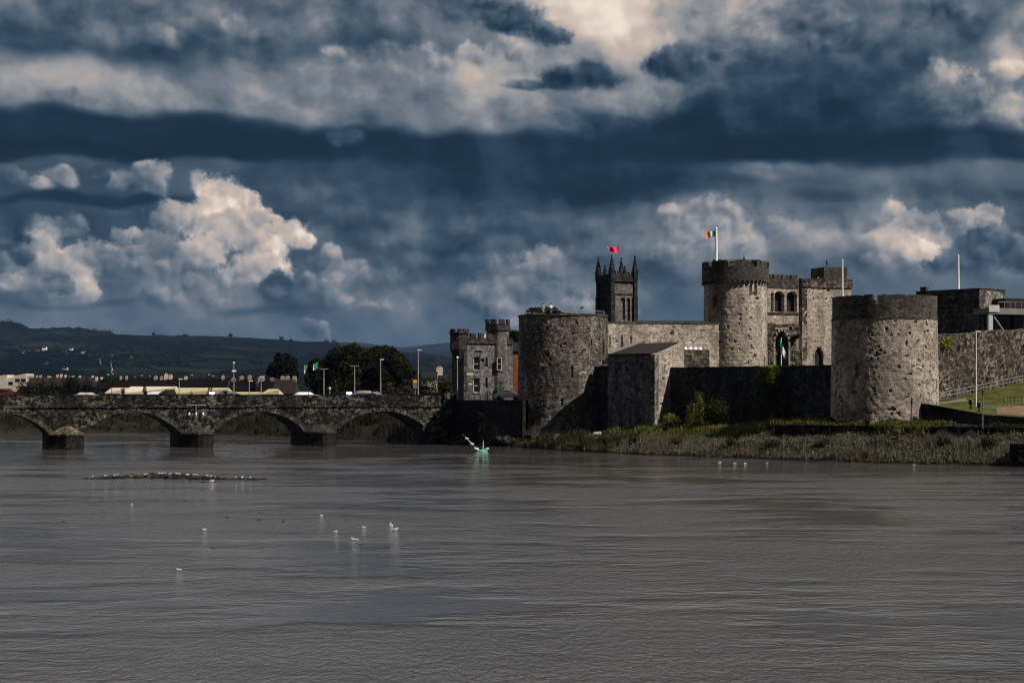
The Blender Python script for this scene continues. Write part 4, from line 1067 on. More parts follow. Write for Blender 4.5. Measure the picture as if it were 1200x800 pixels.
# square east tower
e0 = (50.7+.34*1.5, 297.9-.94*1.7); EL = 9.9
t = thing('square_tower', (e0[0], e0[1], 4.5), 'pale square tower with a pointed doorway right of the gatehouse', 'tower', 'castle towers')
pe = pocks(22, 0, 9.5, 13, 26, (.15, .35), wr)+[(arch_pit(3.35, 12.6, 1.7, 3.9, True), 1.2), (rect_pit(5.2, 26.2, .4, .8), .4), (rect_pit(.3, 24, .25, 1), .4)]
ef = wallface(e0, (e0[0]+DV[0]*EL, e0[1]+DV[1]*EL), 4.5, 26.9, 1.4, pe, .15, .045, 14); build('south_face', ef, 'gate', t)
NV = (-DV[1], DV[0]); sl0 = (e0[0]+NV[0]*8, e0[1]+NV[1]*8)
build('west_face', wallface(sl0, e0, 4.5, 26.9, 1.0, (), .3, .04, 15), 'parapet', t)  # dark stone colour stands in for the shade on this side
e1 = (e0[0]+DV[0]*EL, e0[1]+DV[1]*EL); build('east_face', wallface(e1, (e1[0]+NV[0]*8, e1[1]+NV[1]*8), 4.5, 26.9, 1.0, (), .3, .04, 16), 'gate', t)
b = MB(); b.obox(e0, DV, -.15, EL+.15, -.2, .6, 26.9, 28.3); b.obox(e0, DV, -.15, .5, .6, 8, 26.9, 28.3); b.obox(e0, DV, EL-.5, EL+.15, .6, 8, 26.9, 28.3); build('parapet', b, 'south', t)
b = MB(); b.obox(e0, DV, .5, EL-.5, .6, 8, 26.5, 27.2); b.obox(e0, DV, -.2, EL+.2, -.26, .8, 28.3, 28.45); build('coping', b, 'parapet', t)
b = MB(); b.obox(e0, DV, 5.3, EL+.1, 1.6, 6.2, 26.9, 30.7); build('stair_turret', b, 'parapet', t)
sw = MB(); sw.obox(e0, DV, 2.5, 4.2, .55, .65, 12.6, 16.5); build('door', sw, 'black', t); b = MB()  # added black panel standing in for the shade inside the doorway
for k in range(7):
    a = pi*k/6; b.obox((e0[0]+DV[0]*(3.35+.98*cos(a)), e0[1]+DV[1]*(3.35+.98*cos(a))), DV, -.13, .13, -.06, .2, 15.0+1.55*sin(a)-.16, 15.0+1.55*sin(a)+.16)
b.obox(e0, DV, 2.3, 2.5, -.06, .2, 11, 15); b.obox(e0, DV, 4.2, 4.4, -.06, .2, 11, 15); build('door_surround', b, 'dressed', t)
for k, (a, bb, lb) in enumerate(((1.6, 1.2, 'tiny visitor on the square tower roof, nearer the gatehouse'), (3.9, 1.2, 'tiny visitor on the square tower roof beside the stair turret'))):
    person(e0[0]+DV[0]*a+NV[0]*bb, e0[1]+DV[1]*a+NV[1]*bb, 27.3, k, lb, 'black', 'black', .1, 1.7)
x = wx(966, 303); person(e0[0]+DV[0]*6.4+NV[0]*2.5, e0[1]+DV[1]*6.4+NV[1]*2.5, 30.7, 0, 'tiny visitor on top of the stair turret', 'black', 'black', .1, 1.5)

# bastion and modern centre
k1 = (68.2, 245.0); k0 = (k1[0]-UU[0]*11.0, k1[1]-UU[1]*11.0); k2 = (k1[0]+VV[0]*6.6, k1[1]+VV[1]*6.6)
t = thing('bastion', (k1[0], k1[1], 4.5), 'dark angular bastion with a flagpole behind the brown curtain wall', 'tower', 'castle towers')
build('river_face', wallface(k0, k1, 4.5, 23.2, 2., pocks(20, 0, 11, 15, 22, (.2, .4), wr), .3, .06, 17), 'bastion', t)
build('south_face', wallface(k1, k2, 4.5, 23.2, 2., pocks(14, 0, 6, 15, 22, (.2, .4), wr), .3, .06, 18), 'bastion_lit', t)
b = MB(); b.add([(*k0, 23.2), (*k1, 23.2), (*k2, 23.2), (k2[0]-UU[0]*11, k2[1]-UU[1]*11, 23.2), (k0[0]-.15, k0[1]-.15, 23.5), (k1[0]+.05, k1[1]-.2, 23.5), (k2[0]+.2, k2[1], 23.5), (k2[0]-UU[0]*11, k2[1]-UU[1]*11, 23.5)],
    [[3, 2, 1, 0], [4, 5, 6, 7], [0, 1, 5, 4], [1, 2, 6, 5], [2, 3, 7, 6], [3, 0, 4, 7]]); build('coping', b, 'parapet', t)
b = MB(); b.obox((k2[0]-UU[0]*11, k2[1]-UU[1]*11), (-VV[0], -VV[1]), 0, 6.6, 0, 2, 4.5, 23.19); b.obox(k2, (-UU[0], -UU[1]), 0, 11, 0, 2, 4.5, 23.18)
b.obox((k0[0]+.6, k0[1]+.4), UU, .1, 1.1, 0, .8, 23.5, 24.2); build('rear_wall', b, 'bastion', t)
sw0 = (RT[0]+VV[0]*6.2, RT[1]+VV[1]*6.2); sw1 = (RT[0]+VV[0]*62, RT[1]+VV[1]*62)
sw_ = wallface(sw0, sw1, 4.5, 15.5, 1.8, pocks(90, 0, 40, 7, 15, (.2, .6), wr), .3, .12, 19, z1b=19.0, top=lambda u: .28*nz((u, 4, 0), .6)+.12*nz((u, 4, 0), 2.2))
tag(build('curtain_wall', sw_, 'south'), 'ragged brown curtain wall climbing behind the lawn', 'wall', 'castle curtain walls')
# modern visitor centre
v0 = (wx(1156, 243), 243.); dv = norm2(.93, .36)
t = thing('visitor_centre', (v0[0], v0[1], 12), 'modern glass and steel building with white frame behind the brown wall', 'building')
b = MB(); b.obox(v0, dv, .4, 30, 1.2, 12, 5, 19.4); build('glass_wall', b, 'glass', t)
b = MB(); b.obox(v0, dv, -.1, 30, -.6, 11.5, 19.6, 20.5); build('roof_fascia', b, 'lead', t)
b = MB(); b.obox(v0, dv, -.1, 1.7, -.75, -.62, 19.9, 20.9); build('sign_panel', b, 'grey_white', t)
for a, w_ in ((0, .75), (6.4, .35), (12.5, .35), (18.5, .35), (24, .35)):
    b = MB(); b.obox(v0, dv, a, a+w_, -.5, -.1, 12, 19.58); build('column', b, 'grey_white' if a == 0 else 'steel', t)
b = MB(); b.tube([(v0[0]+dv[0]*1.2, v0[1]+dv[1]*1.2-.3, 19.2), (v0[0]+dv[0]*5.4, v0[1]+dv[1]*5.4-.3, 14.2)], .14, 6); build('brace', b, 'steel', t)
b = MB(); b.obox(v0, dv, 3.5, 30, .2, 4.2, 20.5, 22.0)
build('roof_plant', b, 'black', t)
b = MB()
for k in range(26): q = (v0[0]+dv[0]*(2+k), v0[1]+dv[1]*(2+k)-.4); b.tube([(*q, 20.5), (*q, 21.4)], .03, 4)
b.tube([(v0[0]+dv[0]*2, v0[1]+dv[1]*2-.4, 21.4), (v0[0]+dv[0]*28, v0[1]+dv[1]*28-.4, 21.4)], .035, 4); build('roof_railing', b, 'steel', t)

# flagpoles and flags
def flagpole(px, D, ytop, zb, label, r=.09, m='white'):
    x = wx(px, D); zt = wz(ytop, D); root = thing('flagpole', (x, D, zb), label, 'flagpole', 'flagpoles')
    b = MB(); b.cyl(x, D, zb, zt, r*1.25, r*.8, 8); build('pole', b, m, root)
    b = MB(); b.ell((x, D, zt+.03), (r, r, r), n=8, m=4); build('finial', b, m, root); return root
flagpole(839.3, 288, 268, 29.6, 'white pole carrying the tricolour on the tall round tower', .24)
flagpole(987.3, 222, 305, 17.7, 'bare white pole rising from the sunlit round tower', .12)
flagpole(1123, 250, 300, 23.4, 'bare white pole on the dark angular bastion', .17)
flagpole(915.5, 285.5, 396, 4.5, 'thin white flagpole before the ruined porch doorway', .07)
def flag(name, pts, bands, label, cat='flag', w_amp=.12, group=None, D=250., thick=.02, nx=12):
    """pts: four corners (hoist top, hoist bottom, fly bottom, fly top) as (px, py); the cloth ripples in depth"""
    ht_, hb, fb, ft = [(wx(a, D), wz(b, D)) for a, b in pts]
    root = thing(name, (ht_[0], D, hb[1]), label, cat, group); n = len(bands); per = max(1, nx//n)
    for bi, (bn, bm) in enumerate(bands):
        mb = MB(); us = frange(bi/n, (bi+1)/n, 1/n/per); vsn = frange(0, 1, .2)
        def P(u, v, o):
            xa = ht_[0]+(ft[0]-ht_[0])*u; za = ht_[1]+(ft[1]-ht_[1])*u; xb = hb[0]+(fb[0]-hb[0])*u; zb_ = hb[1]+(fb[1]-hb[1])*u
            wv = w_amp*sin(u*9+v*1.2)*(.3+u); return (xa+(xb-xa)*v, D+wv+o, za+(zb_-za)*v+w_amp*.5*sin(u*7)*u)
        for o, flip in ((0, 0), (thick, 1)):
            V = [P(u, v, o) for u in us for v in vsn]; m_ = len(vsn)
            fs = [[i*m_+j, i*m_+j+1, (i+1)*m_+j+1, (i+1)*m_+j] for i in range(len(us)-1) for j in range(m_-1)]
            if flip: fs = [f[::-1] for f in fs]
            mb.add(V, fs)
        build(bn, mb, bm, root, smooth=True)
    return root
flag('national_flag', [(838, 270.5), (838, 277), (827.5, 279), (827.5, 272)], [('green_stripe', 'green'), ('white_stripe', 'flagwhite'), ('orange_stripe', 'orange')], 'green white and orange tricolour flying from the gatehouse tower', D=288)
flag('flag', [(913.8, 397), (914, 405), (919.5, 421), (921, 413)], [('green_half', 'green'), ('white_half', 'flagwhite')], 'green and white flag drooping at the ruined porch doorway', D=285.4, group='green and white flags')

rk = random.Random(55)
for k, (px, D) in enumerate(((706, 234), (742, 229), (790, 222), (858, 214), (905, 209), (963, 204.5), (1105, 195.5), (1160, 193))):
    x = wx(px, D); r_ = rk.uniform(.9, 1.7)
    mbk = ['beside the left end of the reeds', 'below the slate roofed block', 'below the lit gable', 'below the pair of tall shrubs', 'below the ivy column', 'below the left side of the sunlit tower', 'before the black quay wall', 'near the stone pier'][k]
    rn_ = random.Random(300+k); b_ = MB()
    for q_ in range(6): leaf_quads(b_, (x+rk.uniform(-.6, .6)*r_, D+rk.uniform(-.4, .4), ground_z(x, D)+.7+rk.uniform(-.2, .5)), (r_*.55, r_*.5, .6), 110, .13, rn_, inner=.3)
    tag(build('riverside_bush', b_, 'bush'), 'dark rounded bush among the reeds '+mbk, 'bush', 'bushes among the reeds')
# ivy and shrubs
def wall_ivy(a, z0, z1, w_, seed, label, m='ivy', off=-.25, line=La, n=3400):
    rn = random.Random(seed); mb = MB()
    for i in range(n):
        z = rn.uniform(z0, z1); k = (z-z0)/(z1-z0); ww = w_*(1-.25*k)*(.75+.5*nz((seed, z, 0), .8)); u = a+rn.gauss(0, .42)*ww
        q = line(u, off-rn.uniform(0, .35)); leaf_quads(mb, (q[0], q[1], z), (.12, .12, .12), 1, .16, rn)
    return tag(build('ivy', mb, m), label, 'ivy', 'ivy on the castle walls')
wall_ivy(42.2, 3.4, 11.9, 4.2, 1, 'dark green ivy column climbing the long black river wall')
wall_ivy(42.6, 9.6, 11.9, 1.1, 2, 'bright yellow green ivy tip at the top of the black river wall', 'ivy_bright', -.7, n=380)
Sw = lambda u, o: (sw0[0]+VV[0]*u+UU[0]*-o, sw0[1]+VV[1]*u+UU[1]*-o)
wall_ivy(2.2, 14.2, 14.9, 1.2, 3, 'small yellow green tuft on the brown wall beside the sunlit tower', 'ivy_bright', -.2, Sw, 130)
wall_ivy(7.2, 14.2, 15.6, 2.2, 4, 'larger yellow green tuft on the brown wall', 'ivy_bright', -.2, Sw, 320)
for a, off, rx, h, sd_, m, lb in ((31.5, -4.0, 1.9, 5.0, 1, 'weed', 'tall olive shrub in front of the black river wall, left of the pair'), (35.5, -3.6, 2.1, 4.4, 2, 'bush', 'broad dark shrub in front of the black river wall, right of the pair'),
                            (28.0, -5.5, 2.4, 2.4, 3, 'weed', 'low green bush at the foot of the black river wall'), (45.5, -2.5, 1.5, 2.0, 4, 'bush', 'small dark bush where the black wall nears the sunlit tower')):
    q = La(a, off); shrub('shrub', (q[0], q[1], ground_z(*q)), (rx, rx, h), 1500, .16, sd_, lb, 'shrub', m, 'shrubs below the river wall')
x, y = wx(1047, 199.5), 199.5-1.2
shrub('shrub', (x, y, 2.4), (.95, .95, 2.6), 900, .13, 9, 'single upright green shrub before the black quay wall', 'shrub', 'weed', 'shrubs below the river wall')
q = (wx(668, 246), 246); shrub('shrub', (q[0], q[1], ground_z(*q)), (2.0, 1.6, 1.5), 900, .15, 12, 'low shrub between reeds and the foot of the darker round tower', 'shrub', 'bush', 'shrubs below the river wall')
q = (wx(700, 238.5), 238.5); fm = MB(); rn = random.Random(3)
leaf_quads(fm, (q[0], q[1], ground_z(*q)+1.3), (.6, .4, .25), 160, .1, rn, inner=.1); tag(build('elder_blossom', fm, 'flagwhite'), 'spray of white blossom in the weeds left of the roofed block', 'flowers')
for k in range(7):
    a = 22.0*0+pi*(-.42+.13*k); q = (RT[0]+(RR+.9)*sin(a), RT[1]-(RR+.9)*cos(a)); pxk = round(600+F*q[0]/q[1])
    shrub('tower_foot_weed', (q[0], q[1], 4.3), (.9, .6, rnd.uniform(.7, 1.2)), 420, .11, 30+k, 'clump of weeds at the foot of the sunlit round tower', 'weeds', 'bush', 'weeds round the sunlit tower')

# ------------------------------------------------------------------ the bridge
BD = norm2(-.927, -.375); BE = (-10.0, 271.0)          # s runs from the castle end to the left, coming nearer
BR_ = (-BD[0], -BD[1]); BN = (-BR_[1], BR_[0])         # direction to the right, and away from the camera
BW = 9.0; NS = 7; P0 = 21.6; SP = 19.35; PW = 4.9
def bp(s, b=0.): return (BE[0]+BD[0]*s+BN[0]*b, BE[1]+BD[1]*s+BN[1]*b)
Smax = 138.0
piers = [P0+SP*i for i in range(6)]
br = thing('stone_bridge', (*bp(60), 0), 'long dark stone bridge with wide arches crossing the river', 'bridge')
A0 = bp(Smax)                                           # local a = Smax - s, runs to the right
def arch_outline():
    """face outline: bottom edge with the arch openings cut out"""
    pts = [(0, 8.0-1.95), (0, -1.0)]
    edges = sorted([Smax-s for s in piers])
    starts = []
    spans = []
    prev = None
    for e in edges: spans.append((e-SP+PW/2, e-PW/2)) if prev is None else spans.append((prev+PW/2, e-PW/2)); prev = e
    spans.append((prev+PW/2, Smax-3.6))
    for a, b in spans:
        pts += [(a, -1.0), (a, 2.15)]
        m_ = (a+b)/2; h = b-a; rise = 3.25; rad = (h*h/4+rise*rise)/(2*rise)
        for k in range(1, 24):
            u = -h/2+h*k/24; pts.append((m_+u, 2.15+rise-(rad-sqrt(rad*rad-u*u))))
        pts += [(b, 2.15), (b, -1.0)]
    pts += [(Smax, -1.0), (Smax, 6.05)]
    return pts[::-1] if False else pts, spans
outl, spans = arch_outline()
build('arched_wall', flat_panel(A0, BR_, outl, [], BW), 'bridge', br)
for i, (a, b) in enumerate(spans):                     # ring of voussoirs standing proud of the face
    m_ = (a+b)/2; h = b-a; rise = 3.25; rad = (h*h/4+rise*rise)/(2*rise); th0 = math.asin(h/2/rad); mb = MB(); n = 30
    for k in range(n):
        t0, t1 = -th0+2*th0*(k+.06)/n, -th0+2*th0*(k+.94)/n
        def q(t, r, o): return (A0[0]+BR_[0]*(m_+r*sin(t))-BN[0]*o, A0[1]+BR_[1]*(m_+r*sin(t))-BN[1]*o, 2.15+rise-rad+r*cos(t))
        rr = rad+.62+.06*nz((k, i, 0), 1.3)
        mb.hexa([q(t0, rad-.02, .10), q(t1, rad-.02, .10), q(t1, rad-.02, -.3), q(t0, rad-.02, -.3)], [q(t0, rr, .10), q(t1, rr, .10), q(t1, rr, -.3), q(t0, rr, -.3)])
    build('arch_ring', mb, 'ring', br)
b = MB(); b.obox(A0, BR_, 0, Smax+.2, -.22, .1, 6.02, 6.30); build('string_course', b, 'bridge', br)
for o_, nm in ((0.02, 5), (BW-.5, 6)):
    f = wallface(bp(Smax, o_), bp(-.3, o_), 6.3, 7.86, .45, (), .45, .05, nm, top=lambda u: .04*nz((u, nm, 0), .5)); build('parapet', f, 'bridge', br)
b = MB(); b.obox(A0, BR_, 0, Smax, -.08, .55, 7.9, 8.03); build('coping', b, 'bridge_dark', br)
for i, s in enumerate(piers+[-0.2]):
    last = i == len(piers)
    if not last:
        pr = MB(); hw = PW/2; pj = 2.7
        base = [bp(s+hw, .3), bp(s-hw, .3), bp(s, -pj)]
        def cw(z0, z1, sc_=1.): return
        P3 = [bp(s+hw, .3), bp(s+hw, -.5), bp(s+.35, -pj), bp(s-.35, -pj), bp(s-hw, -.5), bp(s-hw, .3)]
        pr.add([(*q_, -1.2) for q_ in P3]+[(*q_, 1.95) for q_ in P3], [[5, 4, 3, 2, 1, 0], [6, 7, 8, 9, 10, 11]]+[[k, (k+1) % 6, 6+(k+1) % 6, 6+k] for k in range(6)])
        pr2 = build('cutwater', pr, 'bridge_dark', br)
        c = MB(); P4 = [bp(s+hw+.12, .3), bp(s+hw+.12, -.6), bp(s+.4, -pj-.15), bp(s-.4, -pj-.15), bp(s-hw-.12, -.6), bp(s-hw-.12, .3)]; ap = bp(s, .05)
        top = [(q_[0]+(ap[0]-q_[0])*.78, q_[1]+(ap[1]-q_[1])*.78, 3.3) for q_ in P4]
        c.add([(*q_, 1.95) for q_ in P4]+[(*q_, 2.2) for q_ in P4]+top, [[k, (k+1) % 6, 6+(k+1) % 6, 6+k] for k in range(6)]+[[6+k, 6+(k+1) % 6, 12+(k+1) % 6, 12+k] for k in range(6)]+[[12, 13, 14, 15, 16, 17]])
        c_ = build('cutwater_cap', c, 'cap' if i == 2 else 'cap_dull', br)
        if i == 2: c_['label'] = 'pale sandy pyramid cap on the left pier'
ab = MB(); ab.obox(bp(-.4), BD, -.6, 1.6, -BW, .45, -1, 8.3); ab.obox(bp(-.2), BD, 0, 4.3, -.05, 1.1, -1, 2.3, .15); build('abutment', ab, 'bridge', br)
ac = MB(); ac.obox(bp(-.2), BD, -.3, 5.2, .0, .9, 2.3, 3.1, .3); build('abutment_ledge', ac, 'cap_dull', br)
dk = MB(); dk.obox(A0, BR_, 0, Smax+.5, .47, BW-.52, 6.3, 7.13); tag(build('roadway', dk, 'asphalt'), kind='structure')
# white warning lamps hung on the face
lt = thing('navigation_lights', (*bp(41.0, -.2), 5), 'three small white lamps on a bracket fixed to the bridge face', 'lights')
b = MB(); b.obox(bp(42.6, -.35), BR_, 0, 2.9, 0, .12, 6.32, 6.45); b.obox(bp(41.2, -.35), BR_, 0, .1, 0, .1, 4.6, 6.5); build('bracket', b, 'steel', lt)
for k in range(3):
    b = MB(); q = bp(42.2-k*1.05, -.42); b.ell((q[0], q[1], 5.02), (.16, .12, .26), n=8, m=5); build('lamp', b, 'white', lt)

# ------------------------------------------------------------------ quay by the toll house
QP = [(-10.3, 271.4), (-6.2, 266.8), (-2.0, 261.0), (1.6, 256.6), (14, 270), (34, 330), (-8, 342), (-17, 284)]
b = MB()
b.add([(x, y, -1) for x, y in QP]+[(x, y, 7.1) for x, y in QP], [list(range(8))[::-1], list(range(8, 16))]+[[k, (k+1) % 8, 8+(k+1) % 8, 8+k] for k in range(8)])
tag(build('quay', b, 'quay'), 'tall black quay wall between the bridge and the darker round tower', 'quay')
f = MB(); f.hexa([(-6.3, 266.6, -.5), (-3.7, 262.9, -.5), (-3.3, 263.3, -.5), (-5.9, 267, -.5)], [(-6.2, 266.5, 5.3), (-5.9, 266.1, 5.3), (-5.5, 266.4, 5.3), (-5.8, 266.9, 5.3)])
sl_ = MB(); sl_.hexa([(-5.2, 264.0, .9), (-1.9, 259.6, .9), (.6, 256.8, .9), (-.6, 262.0, .9)], [(-5.6, 265.2, 5.6), (-3.4, 262.2, 3.2), (-.6, 259.0, 2.4), (-1.2, 262.0, 3.2)])
tag(build('slipway_rubble', sl_, 'rock'), 'sloping rubble face of the old slip below the toll house', 'slipway')
railing('quay_railing', [(-9.9, 271.5, 7.1), (-2.0, 261.4, 7.1), (1.3, 257.2, 7.1)], .9, 1.6, 'dark railing along the quay edge in front of the toll house', .03, 2, 'black')

# toll house
TC = (wx(543.5, 277), 277.0); TD = norm2(.906, .423); TN = (-TD[1], TD[0]); z0 = 6.9
def tpos(a, b): return (TC[0]+TD[0]*a+TN[0]*b, TC[1]+TD[1]*a+TN[1]*b)
TW = 8.9
t = thing('toll_house', (TC[0], TC[1], z0), 'small castellated grey toll house at the end of the bridge', 'building')
wins = [(2.35, 12.0, 1.05, 2.1), (2.35, 8.3, 1.05, 2.3), (5.95, 12.0, .9, 2.1)]; slits = [(4.15, 12.5, .22, 1.6), (4.15, 9.0, .22, 1.8), (3.3, 13.3, .5, .5), (2.6, 14.9, 1.2, .3)]
pts_ = [(rect_pit(*w_), .45) for w_ in wins]+[(rect_pit(*w_), .35) for w_ in slits]+[(arch_pit(6.5, 6.9, 1.5, 3.0, False), .8)]
build('front_wall', wallface(TC, tpos(TW, 0), 6.9, 16.4, .9, pts_, .13, .03, 41), 'toll', t)
build('side_wall', wallface(tpos(0, 5), TC, 6.9, 16.4, .6, (), .3, .03, 42), 'toll_dark', t)  # side coloured darker than the front to hold its shade
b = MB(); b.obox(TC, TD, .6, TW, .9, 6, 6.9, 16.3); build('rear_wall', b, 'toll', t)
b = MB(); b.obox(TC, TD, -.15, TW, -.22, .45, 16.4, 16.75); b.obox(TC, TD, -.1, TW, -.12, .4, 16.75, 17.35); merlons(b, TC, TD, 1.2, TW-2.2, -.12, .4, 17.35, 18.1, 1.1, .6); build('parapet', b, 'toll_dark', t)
b = MB(); b.obox(TC, TD, 3.5, 4.1, .1, .7, 17.3, 18.0); build('chimney', b, 'cream', t)
tu = MB(); q = tpos(-.35, 1.1); tu.cyl(q[0], q[1], 12.8, 15.4, .25, 1.55, 8); tu.cyl(q[0], q[1], 15.4, 18.0, 1.55, 1.5, 8); tu.cyl(q[0], q[1], 18.0, 18.3, 1.7, 1.7, 8)
for k in range(8): a = 2*pi*k/8; tu.obox((q[0]+1.35*cos(a), q[1]+1.35*sin(a)), (-sin(a), cos(a)), -.35, .35, -.2, .2, 18.3, 18.8)
build('corner_turret', tu, 'toll_dark', t)
tv = MB(); q = tpos(6.75, 1.3); tv.cyl(q[0], q[1], 6.9, 18.7, 1.95, 1.9, 8)
build('stair_tower', tv, 'toll', t); tw = MB(); tw.cyl(q[0], q[1], 18.7, 19.2, 2.15, 2.15, 8); tw.cyl(q[0], q[1], 19.2, 19.7, 2.05, 2.05, 8)
for k in range(8): a = 2*pi*(k+.5)/8; tw.obox((q[0]+1.85*cos(a), q[1]+1.85*sin(a)), (-sin(a), cos(a)), -.48, .48, -.2, .2, 19.7, 20.5)
build('stair_tower_parapet', tw, 'toll_dark', t)
for (u, z, w_, h) in wins[:2]:
    f = MB(); 
    for (a0, a1, y0, y1) in ((-w_/2, -w_/2+.12, 0, h), (w_/2-.12, w_/2, 0, h), (-w_/2, w_/2, 0, .14), (-w_/2, w_/2, h/2-.06, h/2+.06), (-w_/2, w_/2, h-.12, h)): f.obox(tpos(u, .28), TD, a0, a1, 0, .08, z+y0, z+y1)
    wf = build('window', f, 'window_white', t); g_ = MB(); g_.obox(tpos(u, .33), TD, -w_/2, w_/2, 0, .04, z, z+h); build('pane', g_, 'glass', wf)
    s_ = MB(); s_.obox(tpos(u, -.1), TD, -w_/2-.1, w_/2+.1, 0, .4, z-.15, z); build('sill', s_, 'lead', wf)
f = MB(); q = tpos(6.1, -.75)
for (a0, a1, y0, y1) in ((-.45, -.33, 0, 2.1), (.33, .45, 0, 2.1), (-.45, .45, 0, .14), (-.45, .45, 1, 1.1), (-.45, .45, 2, 2.1)): f.obox(q, TD, a0, a1, 0, .1, 12.0+y0, 12.0+y1)
wf = build('window', f, 'window_white', t); g_ = MB(); g_.obox(tpos(6.1, -.70), TD, -.4, .4, 0, .04, 12.05, 14.05); build('pane', g_, 'glass', wf)
d_ = MB(); d_.obox(tpos(5.7, -.72), TD, 0, 1.3, 0, .1, 6.95, 9.4); build('door', d_, 'doorgreen', t)
d_ = MB(); d_.obox(tpos(.5, -.06), TD, 0, 1.2, 0, .1, 11.2, 11.5); d_.obox(tpos(.8, -.06), TD, 0, .7, 0, .1, 9.6, 9.85); build('plaque', d_, 'cream', t)
# things on the toll house quay
q = (wx(571.5, 266), 266.0)
t = thing('lifebuoy_stand', (q[0], q[1], 7.1), 'yellow lifebuoy on its stand in front of the toll house', 'lifebuoy')
b = MB(); b.tube([(q[0]+.32*cos(a*pi/8), q[1], 8.1+.36*sin(a*pi/8)) for a in range(17)], .11, 6); build('ring', b, 'lifebuoy', t, smooth=True)
b = MB(); b.obox(q, (1, 0), -.05, .05, .12, .2, 7.1, 8.7); build('post', b, 'black', t)
q = (wx(586.5, 265), 265.0)
t = thing('road_sign', (q[0], q[1], 7.1), 'round red and white road sign beside the toll house door', 'sign')
b = MB(); b.tube([(q[0], q[1], 7.1), (q[0], q[1], 9.9)], .04, 6); build('post', b, 'steel', t)
def disc(c, r, y0, y1, n=16):
    m_ = MB(); V = [(c[0]+r*cos(2*pi*i/n), y, c[1]+r*sin(2*pi*i/n)) for y in (y0, y1) for i in range(n)]
    m_.add(V, [list(range(n)), list(range(n, 2*n))[::-1]]+[[i, n+i, n+(i+1) % n, (i+1) % n] for i in range(n)]); return m_
build('sign_face', disc((q[0], 9.75), .32, q[1]-.09, q[1]-.05), 'signred', t); build('sign_centre', disc((q[0], 9.75), .18, q[1]-.11, q[1]-.095), 'white', t)
# brick building and cottage
t = thing('brick_building', (2.2, 300, 4.6), 'orange brick building glimpsed between toll house and darker round tower', 'building')
b = MB(); b.box(wx(598.5, 300), wx(598.5, 300)+7, 300, 308, 4.6, wz(413, 300)); build('wall', b, 'brick', t)
b = MB(); x_ = wx(598.5, 300); b.hexa([(x_-.2, 299.8, 15.48), (x_+7.2, 299.8, 15.48), (x_+7.2, 308, 15.48), (x_-.2, 308, 15.48)], [(x_-.2, 299.8, 15.75), (x_+7.2, 299.8, 15.75), (x_+7.2, 304, 17.4), (x_-.2, 304, 17.4)]); build('roof', b, 'slate', t)

# ------------------------------------------------------------------ church tower
cD = 340.0; C0 = (wx(717, cD), cD); CD_ = norm2(cos(R(27)), sin(R(27))); CNn = (-CD_[1], CD_[0]); CA = 5.45
def cpos(a, b): return (C0[0]+CD_[0]*a+CNn[0]*b, C0[1]+CD_[1]*a+CNn[1]*b)
t = thing('church_tower', (*cpos(CA/2, CA/2), 4.6), 'slender dark church tower with tall corner pinnacles and a crimson flag', 'tower')
fw = [(rect_pit(2.15, 23.0, .75, 4.5), .5), (rect_pit(3.35, 23.0, .75, 4.5), .5)]
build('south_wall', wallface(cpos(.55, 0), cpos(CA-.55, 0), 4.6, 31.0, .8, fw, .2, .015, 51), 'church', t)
build('west_wall', wallface(cpos(0, CA-.5), cpos(0, .55), 4.6, 31.0, .8, (), .3, .015, 52), 'church_dark', t)  # west side coloured darker than the south wall to hold its shade
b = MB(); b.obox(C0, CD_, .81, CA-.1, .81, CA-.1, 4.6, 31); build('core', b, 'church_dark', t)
for (a, bb) in ((0, 0), (CA, 0), (0, CA), (CA, CA)):
    b = MB(); b.obox(cpos(a, bb), CD_, -.45, .55 if a == 0 else .45, -.45, .55 if bb == 0 else .45, 4.6, 28.0); b.obox(cpos(a, bb), CD_, -.3, .45, -.3, .45, 28.0, 31.0); build('buttress', b, 'church_dark', t)
b = MB(); b.obox(C0, CD_, -.4, CA+.4, -.4, CA+.4, 30.9, 31.25); b.obox(C0, CD_, -.2, CA+.2, -.2, CA+.2, 31.25, 32.4); merlons(b, C0, CD_, .4, CA-.4, -.2, .1, 32.4, 32.9, .5, .4)
b.obox(C0, CD_, .4, CA-.4, -.12, 0, 28.2, 28.4); build('parapet', b, 'church_dark', t)
def pinn(a, bb, z0_, z1_, r):
    b = MB(); q = cpos(a, bb); b.obox(q, CD_, -r, r, -r, r, z0_, z0_+(z1_-z0_)*.32)
    h = z1_-z0_; zz = z0_+h*.32; b.obox(q, CD_, -r*1.35, r*1.35, -r*1.35, r*1.35, zz, zz+.18)
    b.obox(q, CD_, -r*.95, r*.95, -r*.95, r*.95, zz+.18, z1_-.25, r*.8)
    for k in range(3): z_ = zz+.5+k*h*.17; rr = r*(1.05-.25*k); b.obox(q, CD_, -rr, rr, -rr, rr, z_, z_+.12)
    b.obox(q, CD_, -.14, .14, -.14, .14, z1_-.3, z1_); build('pinnacle', b, 'church_dark', t)
for (a, bb) in ((0, 0), (CA, 0), (0, CA), (CA, CA)): pinn(a, bb, 31.2, 36.2, .48)
for (a, bb) in ((CA/2+.5, CA), (0, CA/2), (CA*.86, CA*.5)): pinn(a, bb, 32.2, 34.3, .3)
b = MB(); q = cpos(2.6, 2.9); b.tube([(q[0], q[1], 32), (q[0], q[1], wz(290, 343))], .07, 6); build('flag_staff', b, 'steel', t)
flag('church_flag', [(725, 289), (725, 298), (712.5, 292.5), (711.5, 289.5)], [('cloth', 'pinkflag')], 'ragged crimson flag streaming from the church tower staff', D=343, w_amp=.25)
b = MB(); b.box(wx(734, 342), wx(744, 344)+9, 344, 352, 4.6, 14)
